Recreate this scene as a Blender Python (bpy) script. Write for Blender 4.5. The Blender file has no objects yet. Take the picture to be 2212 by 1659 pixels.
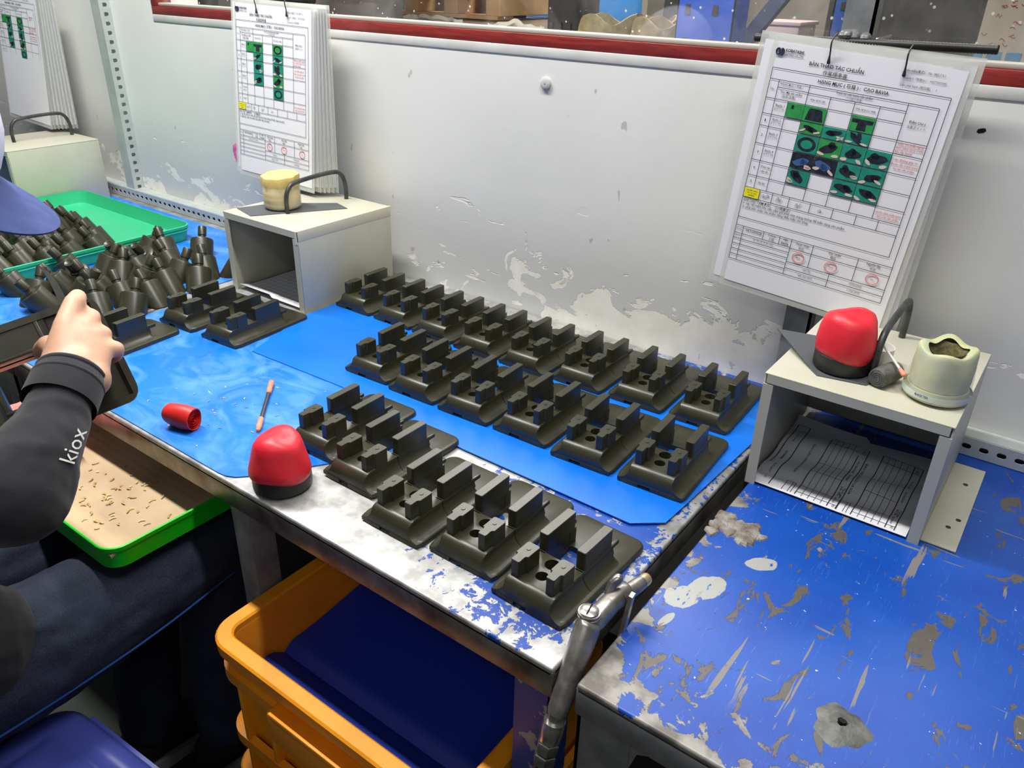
import bpy, bmesh, math, random
from mathutils import Vector, Matrix, noise
random.seed(7)
PI = math.pi
scene = bpy.context.scene
COL = scene.collection

# ------------------------------------------------------------------ camera
cam_d = bpy.data.cameras.new('camera')
cam = bpy.data.objects.new('camera', cam_d)
COL.objects.link(cam)
yaw, pitch, roll, FPX = -0.626677, 0.478883, 0.026537, 1707.475
fw = Vector((math.sin(yaw) * math.cos(pitch), math.cos(yaw) * math.cos(pitch), -math.sin(pitch)))
rt0 = Vector((math.cos(yaw), -math.sin(yaw), 0))
up0 = rt0.cross(fw)
rt = rt0 * math.cos(roll) + up0 * math.sin(roll)
up = rt.cross(fw)
cam.matrix_world = Matrix(((rt.x, up.x, -fw.x, 0), (rt.y, up.y, -fw.y, 0), (rt.z, up.z, -fw.z, 1.39), (0, 0, 0, 1)))
cam_d.sensor_width = 36.0
cam_d.lens = 36.0 * FPX / 2212.0
cam_d.clip_start = 0.02
scene.camera = cam

# ------------------------------------------------------------------ world, lamps, exposure
w = bpy.data.worlds.new('hall_ambient')
scene.world = w
w.use_nodes = True
w.node_tree.nodes['Background'].inputs[0].default_value = (0.93, 0.97, 1.0, 1)
w.node_tree.nodes['Background'].inputs[1].default_value = 0.09
def area(name, loc, sx, sy, power, col=(1, 0.985, 0.95), rz=0.0, tilt=0.0):
    l = bpy.data.lights.new(name, 'AREA')
    l.shape = 'RECTANGLE'; l.size = sx; l.size_y = sy; l.energy = power; l.color = col
    o = bpy.data.objects.new(name, l); COL.objects.link(o)
    o.location = loc; o.rotation_euler = (tilt, 0, rz)
    return o
LAMPS = [(-1.75, 0.70, 2.65), (-0.35, 0.70, 2.65)]
area('tube_light_over_benches', (-1.75, 0.70, 2.615), 1.2, 0.10, 37)
area('tube_light_over_right_bench', (-0.35, 0.70, 2.615), 1.2, 0.10, 20)
area('hall_fill_light', (0.6, -1.4, 3.2), 2.4, 0.5, 12, (0.95, 0.98, 1.0))  # unseen lamp added as fill from the hall side
area('back_room_fill_light', (-1.6, 2.9, 2.9), 2.4, 0.6, 90, (1.0, 0.97, 0.92))  # unseen lamp added to brighten the room behind the glass
vs = scene.view_settings
vs.view_transform = 'Standard'; vs.look = 'None'; vs.gamma = 1.0; vs.use_curve_mapping = False
vs.exposure = 0.43

# ------------------------------------------------------------------ helpers
def lin(r, g, b):
    f = lambda c: (c / 255 / 12.92) if c / 255 <= 0.04045 else ((c / 255 + 0.055) / 1.055) ** 2.4
    return (f(r), f(g), f(b), 1)
def new_mat(name):
    m = bpy.data.materials.new(name); m.use_nodes = True
    nt = m.node_tree
    return m, nt, nt.nodes['Principled BSDF']
class NT:
    def __init__(s, nt): s.nt = nt; s.l = nt.links
    def n(s, t, **kw):
        nd = s.nt.nodes.new(t)
        for k, v in kw.items(): setattr(nd, k, v)
        return nd
    def coords(s):
        if not hasattr(s, '_c'): s._c = s.n('ShaderNodeTexCoord').outputs['Object']
        return s._c
    def mapping(s, scale=(1, 1, 1), rot=(0, 0, 0), loc=(0, 0, 0), src=None):
        m = s.n('ShaderNodeMapping')
        m.inputs['Scale'].default_value = scale; m.inputs['Rotation'].default_value = rot; m.inputs['Location'].default_value = loc
        s.l.new(src or s.coords(), m.inputs['Vector']); return m.outputs[0]
    def noise(s, scale, detail=4, rough=0.55, dist=0.0, vec=None):
        t = s.n('ShaderNodeTexNoise')
        t.inputs['Scale'].default_value = scale; t.inputs['Detail'].default_value = detail
        t.inputs['Roughness'].default_value = rough; t.inputs['Distortion'].default_value = dist
        s.l.new(vec or s.coords(), t.inputs['Vector']); return t.outputs['Fac']
    def ramp(s, fac, a, b, lo=0.0, hi=1.0):
        m = s.n('ShaderNodeMapRange'); m.clamp = True
        m.inputs['From Min'].default_value = a; m.inputs['From Max'].default_value = b
        m.inputs['To Min'].default_value = lo; m.inputs['To Max'].default_value = hi
        s.l.new(fac, m.inputs['Value']); return m.outputs[0]
    def math(s, op, a, b=None):
        m = s.n('ShaderNodeMath', operation=op)
        for i, v in enumerate((a, b)):
            if v is None: continue
            if isinstance(v, (int, float)): m.inputs[i].default_value = v
            else: s.l.new(v, m.inputs[i])
        return m.outputs[0]
    def mix(s, fac, a, b):
        m = s.n('ShaderNodeMix', data_type='RGBA')
        for i, v in ((0, fac), (6, a), (7, b)):
            if isinstance(v, (int, float)): m.inputs[i].default_value = v
            elif isinstance(v, tuple): m.inputs[i].default_value = v
            else: s.l.new(v, m.inputs[i])
        return m.outputs[2]
    def xyz(s):
        x = s.n('ShaderNodeSeparateXYZ'); s.l.new(s.coords(), x.inputs[0]); return x.outputs
    def bump(s, h, strength, dist=0.002):
        b = s.n('ShaderNodeBump'); b.inputs['Strength'].default_value = strength; b.inputs['Distance'].default_value = dist
        s.l.new(h, b.inputs['Height']); return b.outputs[0]
def pm(name, col, rough=0.5, metal=0.0, col2=None, vs_=12, lo=0.35, hi=0.65, bump=0.0, bs=80, spec=0.5, trans=0.0, sss=0.0, bdist=0.001, coat=0.0, sheen=0.0):
    m, nt, p = new_mat(name); T = NT(nt)
    if col2:
        f = T.ramp(T.noise(vs_, 5), lo, hi)
        nt.links.new(T.mix(f, col, col2), p.inputs['Base Color'])
    else: p.inputs['Base Color'].default_value = col
    p.inputs['Roughness'].default_value = rough; p.inputs['Metallic'].default_value = metal
    p.inputs['Specular IOR Level'].default_value = spec
    if trans: p.inputs['Transmission Weight'].default_value = trans
    if sss:
        p.inputs['Subsurface Weight'].default_value = sss; p.inputs['Subsurface Radius'].default_value = (0.01, 0.004, 0.002); p.inputs['Subsurface Scale'].default_value = 0.6
    if coat: p.inputs['Coat Weight'].default_value = coat; p.inputs['Coat Roughness'].default_value = 0.15
    if sheen: p.inputs['Sheen Weight'].default_value = sheen
    if bump: nt.links.new(T.bump(T.noise(bs, 4), bump, bdist), p.inputs['Normal'])
    return m

def clean(bm, angle=40):
    bmesh.ops.recalc_face_normals(bm, faces=bm.faces)
def obj(name, bm, m, parent=None, smooth=True, world=False, angle=38):
    """link a bmesh as ONE mesh object; world=True: verts are in world space although the parent is placed"""
    if isinstance(bm, bmesh.types.BMesh):
        bmesh.ops.recalc_face_normals(bm, faces=bm.faces)
        me = bpy.data.meshes.new(name); bm.to_mesh(me); bm.free()
    else: me = bm
    if smooth:
        me.polygons.foreach_set('use_smooth', [True] * len(me.polygons))
        me.set_sharp_from_angle(angle=math.radians(angle))
    me.materials.clear()
    for mm in (m if isinstance(m, (list, tuple)) else [m]): me.materials.append(mm)
    o = bpy.data.objects.new(name, me); COL.objects.link(o)
    if parent:
        o.parent = parent
        if world: o.matrix_parent_inverse = pmat(parent).inverted()
    return o
def pmat(o):
    return Matrix.LocRotScale(o.location, o.rotation_euler, o.scale)
def tag(o, label, cat, group=None, kind=None):
    o['label'] = label; o['category'] = cat
    if group: o['group'] = group
    if kind: o['kind'] = kind
    return o
def root(name, loc, label=None, cat=None, group=None, rz=0.0):
    o = bpy.data.objects.new(name, None); COL.objects.link(o)
    o.location = loc; o.rotation_euler = (0, 0, rz); o.empty_display_size = 0.05
    if label: tag(o, label, cat, group)
    return o
def struct(o):
    o['kind'] = 'structure'; return o
def copy_tree(o, parent=None):
    c = o.copy(); COL.objects.link(c)
    if parent: c.parent = parent
    for ch in list(o.children): copy_tree(ch, c)
    return c
def box(bm, x0, x1, y0, y1, z0, z1, bev=0.0, seg=2, mat=None):
    r = bmesh.ops.create_cube(bm, size=1.0)
    vs = r['verts']
    bmesh.ops.scale(bm, vec=(x1 - x0, y1 - y0, z1 - z0), verts=vs)
    bmesh.ops.translate(bm, vec=((x0 + x1) / 2, (y0 + y1) / 2, (z0 + z1) / 2), verts=vs)
    if bev:
        es = list({e for v in vs for e in v.link_edges})
        r2 = bmesh.ops.bevel(bm, geom=es, offset=bev, segments=seg, affect='EDGES', profile=0.5)
        vs = list({v for f in r2['faces'] for v in f.verts} | {v for v in vs if v.is_valid})
    if mat is not None: bmesh.ops.transform(bm, matrix=mat, verts=vs)
    return vs
def ring_loft(bm, rings, close=True, caps=True):
    R = [[bm.verts.new(p) for p in ring] for ring in rings]
    n = len(R[0])
    for a, b in zip(R, R[1:]):
        for i in range(n if close else n - 1):
            j = (i + 1) % n
            try: bm.faces.new((a[i], a[j], b[j], b[i]))
            except ValueError: pass
    if caps:
        for r in (R[0], R[-1]):
            try: bm.faces.new(r)
            except ValueError: pass
    return R
def lathe(bm, prof, n=24, mat=None, wob=None, close=False):
    rings = []
    for k, (r, z) in enumerate(prof):
        ring = []
        for i in range(n):
            a = 2 * PI * i / n; rr, zz = max(r, 1e-4), z
            if wob: rr, zz = wob(rr, zz, a, k)
            p = Vector((rr * math.cos(a), rr * math.sin(a), zz))
            ring.append(mat @ p if mat is not None else p)
        rings.append(ring)
    return ring_loft(bm, rings, True, not close)
def basis(d):
    d = d.normalized(); u = d.cross(Vector((0, 0, 1)))
    if u.length < 1e-4: u = Vector((1, 0, 0))
    u.normalize(); return u, d.cross(u).normalized()
def tube(bm, pts, r, n=10, caps=True, spin=None):
    pts = [Vector(p) for p in pts]; rs = r if isinstance(r, (list, tuple)) else [r] * len(pts)
    rings = []; u = None
    for i, p in enumerate(pts):
        d = (pts[min(i + 1, len(pts) - 1)] - pts[max(i - 1, 0)]).normalized()
        if u is None: u, v = basis(d)
        else:
            u = (u - d * u.dot(d)).normalized(); v = d.cross(u)
        rings.append([p + (u * math.cos(2 * PI * k / n) + v * math.sin(2 * PI * k / n)) * rs[i] for k in range(n)])
    return ring_loft(bm, rings, True, caps)
def capsule(bm, a, b, ra, rb, n=14):
    a, b = Vector(a), Vector(b); d = b - a; L = max(d.length, 1e-5); d /= L
    u, v = basis(d); rings = []
    for k in range(5):
        t = -PI / 2 + PI / 2 * (k + 0.15) / 4.15; rings.append((a + d * ra * math.sin(t), ra * math.cos(t)))
    for k in range(5):
        t = PI / 2 * k / 4.15; rings.append((b + d * rb * math.sin(t), rb * math.cos(t)))
    ring_loft(bm, [[c + (u * math.cos(2 * PI * i / n) + v * math.sin(2 * PI * i / n)) * r for i in range(n)] for c, r in rings])
def chain(bm, pts):
    for (a, ra), (b, rb) in zip(pts, pts[1:]): capsule(bm, a, b, ra, rb)
def smooth_path(pts, k=6):
    pts = [Vector(p) for p in pts]; out = []
    P = [pts[0]] + pts + [pts[-1]]
    for i in range(1, len(P) - 2):
        p0, p1, p2, p3 = P[i - 1:i + 3]
        for j in range(k):
            t = j / k
            out.append(0.5 * ((2 * p1) + (p2 - p0) * t + (2 * p0 - 5 * p1 + 4 * p2 - p3) * t * t + (3 * p1 - p0 - 3 * p2 + p3) * t ** 3))
    out.append(pts[-1]); return out
def prism(bm, poly, z0, z1, mat=None, bev=0.0):
    a = [Vector((x, y, z0)) for x, y in poly]; b = [Vector((x, y, z1)) for x, y in poly]
    if bev:
        cx = sum(p[0] for p in poly) / len(poly); cy = sum(p[1] for p in poly) / len(poly)
        def inset(z):
            out = []
            for x, y in poly:
                d = Vector((cx - x, cy - y)); d = d.normalized() * bev
                out.append(Vector((x + d.x, y + d.y, z)))
            return out
        rings = [a, [Vector((x, y, z1 - bev)) for x, y in poly], inset(z1)]
    else: rings = [a, b]
    if mat is not None: rings = [[mat @ p for p in r] for r in rings]
    return ring_loft(bm, rings)
def rrect(x0, x1, y0, y1, r, n=5):
    P = []
    for cx, cy, a0 in ((x1 - r, y1 - r, 0), (x0 + r, y1 - r, PI / 2), (x0 + r, y0 + r, PI), (x1 - r, y0 + r, 1.5 * PI)):
        for k in range(n + 1):
            a = a0 + PI / 2 * k / n; P.append((cx + r * math.cos(a), cy + r * math.sin(a)))
    return P
def evaluated(bm, mods):
    """run modifiers on a temporary object and return the resulting mesh"""
    bmesh.ops.recalc_face_normals(bm, faces=bm.faces)
    me = bpy.data.meshes.new('work'); bm.to_mesh(me); bm.free()
    o = bpy.data.objects.new('work', me); COL.objects.link(o)
    for t, kw in mods:
        md = o.modifiers.new(t, t)
        for k, v in kw.items(): setattr(md, k, v)
    dg = bpy.context.evaluated_depsgraph_get(); dg.update()
    out = bpy.data.meshes.new_from_object(o.evaluated_get(dg))
    bpy.data.objects.remove(o); bpy.data.meshes.remove(me)
    return out
def remesh(bm, voxel, it=4, extra=()):
    return evaluated(bm, [('REMESH', dict(mode='VOXEL', voxel_size=voxel, use_smooth_shade=True)), ('SMOOTH', dict(iterations=it, factor=0.5))] + list(extra))
def cut(bm, cutters):
    """boolean difference with a list of cutter bmeshes"""
    objs = []
    for c in cutters:
        bmesh.ops.recalc_face_normals(c, faces=c.faces)
        me = bpy.data.meshes.new('cutter'); c.to_mesh(me); c.free()
        o = bpy.data.objects.new('cutter', me); COL.objects.link(o); objs.append(o)
    me = evaluated(bm, [('BOOLEAN', dict(operation='DIFFERENCE', object=o, solver='EXACT')) for o in objs])
    for o in objs:
        d = o.data; bpy.data.objects.remove(o); bpy.data.meshes.remove(d)
    return me
def cylinder_bm(x, y, z0, z1, r, n=20):
    b = bmesh.new(); lathe(b, [(r, z0), (r, z1)], n, Matrix.Translation((x, y, 0))); return b

# text -> flat geometry (x right, y up), fitted to a width
_tc = bpy.data.curves.new('lettering', 'FONT'); _tc.resolution_u = 2; _tc.align_x = 'LEFT'
_to = bpy.data.objects.new('lettering', _tc); COL.objects.link(_to)
def text_geo(s, width=None, height=None, bold=0.0):
    _tc.body = s; _tc.size = 1.0; _tc.offset = bold
    dg = bpy.context.evaluated_depsgraph_get(); dg.update()
    e = _to.evaluated_get(dg); me = e.to_mesh()
    V = [v.co.copy() for v in me.vertices]; F = [tuple(p.vertices) for p in me.polygons]
    e.to_mesh_clear()
    if not V: return [], []
    x0 = min(v.x for v in V); x1 = max(v.x for v in V); y0 = min(v.y for v in V); y1 = max(v.y for v in V)
    sx = (width / (x1 - x0)) if width else None
    sy = (height / max(y1 - y0, 1e-6)) if height else sx
    if sx is None: sx = sy
    return [((v.x - x0) * sx, (v.y - (y0 + y1) / 2) * sy) for v in V], F
def add_flat(bm, VF, fn):
    V, F = VF
    vs = [bm.verts.new(fn(x, y)) for x, y in V]
    for f in F:
        try: bm.faces.new([vs[i] for i in f])
        except ValueError: pass

# ------------------------------------------------------------------ materials
def wall_material():
    m, nt, p = new_mat('painted_plaster'); T = NT(nt); X = T.xyz()
    big = T.noise(2.2, 3); fine = T.noise(55, 5)
    paint = T.mix(T.ramp(big, 0.3, 0.7), lin(229, 229, 225), lin(219, 219, 214))
    # flaked paint: raw lime plaster shows in a belt above the benches
    n1 = T.noise(9, 7, 0.62, 0.9, T.mapping((1, 1, 1.5), (0, 0.35, 0)))
    belt = T.ramp(X[2], 1.0, 0.78, 0.0, 0.15)
    hot = T.math('MULTIPLY', T.ramp(X[0], -1.02, -0.72, 0, 1), T.ramp(X[0], -0.22, -0.36, 0, 1))
    hot = T.math('MULTIPLY', hot, T.ramp(X[2], 0.90, 0.80, 0, 0.22))
    hot2 = T.math('MULTIPLY', T.ramp(X[0], -1.55, -1.8, 0, 1), T.ramp(X[2], 0.93, 0.86, 0, 0.1))
    k = T.math('ADD', T.math('ADD', n1, belt), T.math('ADD', hot, hot2))
    peel = T.ramp(k, 0.735, 0.745)
    streak = T.ramp(T.noise(26, 3, 0.5, 0.4, T.mapping((0.5, 1, 2.2), (0, 0.6, 0))), 0.69, 0.71)
    peel2 = T.math('MULTIPLY', streak, T.ramp(X[2], 1.0, 0.93))
    peel = T.math('MAXIMUM', peel, peel2)
    raw = T.mix(T.ramp(T.noise(30, 5), 0.35, 0.65), lin(243, 241, 233), lin(234, 230, 219))
    lower = T.mix(T.ramp(T.math('ADD', X[2], T.math('MULTIPLY', big, 0.12)), 0.93, 1.08), lin(205, 205, 203), paint)
    c = T.mix(peel, lower, raw)
    spots = T.ramp(T.noise(38, 2, 0.5, 0.0, T.mapping((1, 1, 0.6))), 0.735, 0.75)
    c = T.mix(T.math('MULTIPLY', spots, 0.5), c, lin(150, 142, 130))
    nt.links.new(c, p.inputs['Base Color'])
    h = T.math('ADD', T.math('MULTIPLY', peel, -1.0), T.math('MULTIPLY', fine, 0.25))
    nt.links.new(T.bump(h, 0.6, 0.002), p.inputs['Normal'])
    p.inputs['Roughness'].default_value = 0.5
    return m
def worn_blue(name, kind):
    m, nt, p = new_mat(name); T = NT(nt); X = T.xyz()
    blue = T.mix(T.ramp(T.noise(6, 4), 0.35, 0.65), lin(6, 62, 158), lin(20, 80, 174))
    if kind == 'right':
        n1 = T.noise(21, 6, 0.62, 0.8, T.mapping((1.5, 0.8, 1), (0, 0, 0.4)))
        patch = T.ramp(n1, 0.588, 0.600)
        s1 = T.ramp(T.noise(5, 3, 0.5, 0.25, T.mapping((16, 1.1, 1), (0, 0, 0.5))), 0.69, 0.70)
        s2 = T.ramp(T.noise(5, 3, 0.5, 0.25, T.mapping((13, 1.0, 1), (0, 0, -0.25), (3, 1, 0))), 0.70, 0.71)
        s3 = T.ramp(T.noise(7, 3, 0.5, 0.3, T.mapping((1.2, 13, 1), (0, 0, -0.45), (5, 2, 0))), 0.70, 0.71)
        gate = T.ramp(T.noise(4.5, 2), 0.36, 0.48)
        scr = T.math('MULTIPLY', T.math('MAXIMUM', T.math('MAXIMUM', s1, s2), s3), gate)
        hair = T.ramp(T.noise(9, 3, 0.5, 2.2, T.mapping((44, 2.0, 1), (0, 0, 0.75))), 0.67, 0.69, 0, 0.30)
        speck = T.ramp(T.noise(150, 2), 0.745, 0.76)
        edge = T.math('ADD', T.ramp(X[1], 0.60, 0.505, 0, 0.30), T.ramp(X[0], -0.235, -0.278, 0, 0.24))
        bare = T.ramp(T.math('ADD', T.noise(26, 6, 0.6, 0.5), edge), 0.70, 0.715)
        c = T.mix(patch, blue, T.mix(T.noise(60, 3), lin(80, 75, 72), lin(104, 98, 91)))
        c = T.mix(scr, c, lin(122, 118, 116)); c = T.mix(hair, c, lin(110, 150, 205)); c = T.mix(speck, c, lin(190, 196, 205))
        c = T.mix(bare, c, T.mix(T.ramp(T.noise(34, 4), 0.4, 0.6), lin(144, 141, 135), lin(98, 93, 88)))
        # two old paint spills of a set outline
        for (cx, cy, sx, sy, rz) in ((-0.232, 0.724, 0.017, 0.027, -0.4), (-0.249, 0.692, 0.017, 0.021, -0.5), (-0.196, 0.806, 0.020, 0.012, 0.7), (-0.246, 0.648, 0.005, 0.014, -0.2)):
            v = T.mapping((1 / sx, 1 / sy, 0), (0, 0, rz), (0, 0, 0), None)
            mp = v.node; mp.vector_type = 'TEXTURE'
            mp.inputs['Location'].default_value = (cx, cy, 0); mp.inputs['Scale'].default_value = (sx, sy, 1e3)
            ln = T.n('ShaderNodeVectorMath', operation='LENGTH'); nt.links.new(v, ln.inputs[0])
            d = T.math('ADD', ln.outputs['Value'], T.math('MULTIPLY', T.noise(60, 4), 0.5))
            spill = T.math('MULTIPLY', T.ramp(d, 1.28, 1.24), T.ramp(T.noise(180, 2, 0.5, 0, T.mapping((1, 0.4, 1))), 0.66, 0.62))
            c = T.mix(spill, c, lin(160, 162, 158))
        mask = T.math('MAXIMUM', bare, patch)
    else:
        n1 = T.noise(58, 8, 0.7, 0.5)
        front = T.ramp(X[1], 0.575, 0.515, 0, 0.16)
        left = T.ramp(X[0], -0.42, -0.68, 0, 0.30)
        right = T.ramp(X[0], -0.345, -0.306, 0, 0.16)
        bare = T.ramp(T.math('ADD', n1, T.math('ADD', front, T.math('ADD', left, right))), 0.585, 0.60)
        c = T.mix(bare, blue, T.mix(T.ramp(T.noise(28, 5), 0.38, 0.62), lin(190, 190, 188), lin(142, 141, 139)))
        mask = bare
    nt.links.new(c, p.inputs['Base Color'])
    nt.links.new(T.ramp(mask, 0, 1, 0.0, 0.45 if kind != 'right' else 0.15), p.inputs['Metallic'])
    nt.links.new(T.ramp(mask, 0, 1, 0.38, 0.42), p.inputs['Roughness'])
    nt.links.new(T.bump(T.math('MULTIPLY', mask, -1), 0.5, 0.0008), p.inputs['Normal'])
    return m
def mat_sheet(name, sheened):
    m, nt, p = new_mat(name); T = NT(nt)
    c = T.mix(T.ramp(T.noise(7, 3), 0.35, 0.65), lin(4, 108, 218), lin(16, 119, 226))
    if sheened:  # whitish wall reflection painted into the vinyl colour as smears
        sm = T.math('MULTIPLY', T.ramp(T.noise(9, 6, 0.6, 1.2, T.mapping((1, 1.6, 1), (0, 0, 0.6))), 0.42, 0.72), 0.55)
        c = T.mix(sm, c, lin(120, 178, 245))
        c = T.mix(T.ramp(T.noise(36, 4, 0.55, 0.4, T.mapping((0.6, 1.6, 1), (0, 0, 0.5))), 0.70, 0.74, 0, 0.6), c, lin(190, 215, 245))
    nt.links.new(c, p.inputs['Base Color'])
    p.inputs['Roughness'].default_value = 0.34
    nt.links.new(T.bump(T.noise(5, 3), 0.25, 0.006), p.inputs['Normal'])
    return m
def casting_material():
    m, nt, p = new_mat('olive_black_cast_coating'); T = NT(nt)
    c = T.mix(T.ramp(T.noise(30, 5), 0.35, 0.7), lin(47, 46, 31), lin(56, 54, 38))
    nt.links.new(c, p.inputs['Base Color'])
    p.inputs['Roughness'].default_value = 0.36; p.inputs['Specular IOR Level'].default_value = 0.6
    nt.links.new(T.bump(T.noise(420, 2), 0.10, 0.0004), p.inputs['Normal'])
    return m
def cardboard_material():
    m, nt, p = new_mat('cardboard'); T = NT(nt)
    wv = T.n('ShaderNodeTexWave', wave_type='BANDS', bands_direction='Y'); wv.inputs['Scale'].default_value = 22; wv.inputs['Distortion'].default_value = 0.6
    nt.links.new(T.coords(), wv.inputs['Vector'])
    c = T.mix(T.ramp(T.noise(14, 4), 0.35, 0.7), lin(198, 172, 138), lin(182, 155, 122))
    nt.links.new(c, p.inputs['Base Color']); p.inputs['Roughness'].default_value = 0.8
    nt.links.new(T.bump(wv.outputs['Fac'], 0.35, 0.0012), p.inputs['Normal'])
    return m
def jeans_material():
    m, nt, p = new_mat('dark_denim'); T = NT(nt)
    a = T.noise(900, 1, 0.5, 0, T.mapping((1, 1, 0.25), (0.3, 0, 0.2)))
    c = T.mix(T.ramp(a, 0.4, 0.6), lin(24, 30, 46), lin(40, 50, 72))
    c = T.mix(T.ramp(T.noise(9, 3), 0.5, 0.75, 0, 0.4), c, lin(62, 76, 104))
    nt.links.new(c, p.inputs['Base Color']); p.inputs['Roughness'].default_value = 0.85
    nt.links.new(T.bump(a, 0.3, 0.0006), p.inputs['Normal'])
    return m
def wood_red():
    m, nt, p = new_mat('red_varnished_wood'); T = NT(nt)
    g = T.noise(14, 6, 0.6, 1.5, T.mapping((0.6, 8, 6)))
    nt.links.new(T.mix(T.ramp(g, 0.3, 0.7), lin(150, 52, 46), lin(108, 28, 28)), p.inputs['Base Color'])
    p.inputs['Roughness'].default_value = 0.35
    return m
def glass_material():
    m, nt, p = new_mat('dusty_window_glass'); T = NT(nt)
    out = nt.nodes['Material Output']
    tr = T.n('ShaderNodeBsdfTransparent'); gl = T.n('ShaderNodeBsdfGlossy'); gl.inputs['Roughness'].default_value = 0.03
    df = T.n('ShaderNodeBsdfDiffuse'); df.inputs['Color'].default_value = (0.8, 0.8, 0.78, 1)
    m1 = T.n('ShaderNodeMixShader'); m1.inputs[0].default_value = 0.05
    nt.links.new(tr.outputs[0], m1.inputs[1]); nt.links.new(gl.outputs[0], m1.inputs[2])
    vo = T.n('ShaderNodeTexVoronoi'); vo.inputs['Scale'].default_value = 55; nt.links.new(T.coords(), vo.inputs['Vector'])
    sp = T.math('MULTIPLY', T.ramp(vo.outputs['Distance'], 0.14, 0.09), T.ramp(T.noise(20, 2), 0.46, 0.52))
    haze = T.ramp(T.noise(6, 5, 0.6, 1.0), 0.45, 0.75, 0.0, 0.10)
    f = T.math('MAXIMUM', T.math('MULTIPLY', sp, 0.75), haze)
    m2 = T.n('ShaderNodeMixShader'); nt.links.new(f, m2.inputs[0])
    nt.links.new(m1.outputs[0], m2.inputs[1]); nt.links.new(df.outputs[0], m2.inputs[2])
    nt.links.new(m2.outputs[0], out.inputs[0])
    return m
def laminate_material(name='clear_laminate', fac=0.42):
    m, nt, p = new_mat(name); T = NT(nt)
    out = nt.nodes['Material Output']
    tr = T.n('ShaderNodeBsdfTransparent')
    p.inputs['Base Color'].default_value = lin(226, 228, 222); p.inputs['Roughness'].default_value = 0.22
    m1 = T.n('ShaderNodeMixShader'); m1.inputs[0].default_value = fac
    nt.links.new(tr.outputs[0], m1.inputs[1]); nt.links.new(p.outputs[0], m1.inputs[2]); nt.links.new(m1.outputs[0], out.inputs[0])
    return m
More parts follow.
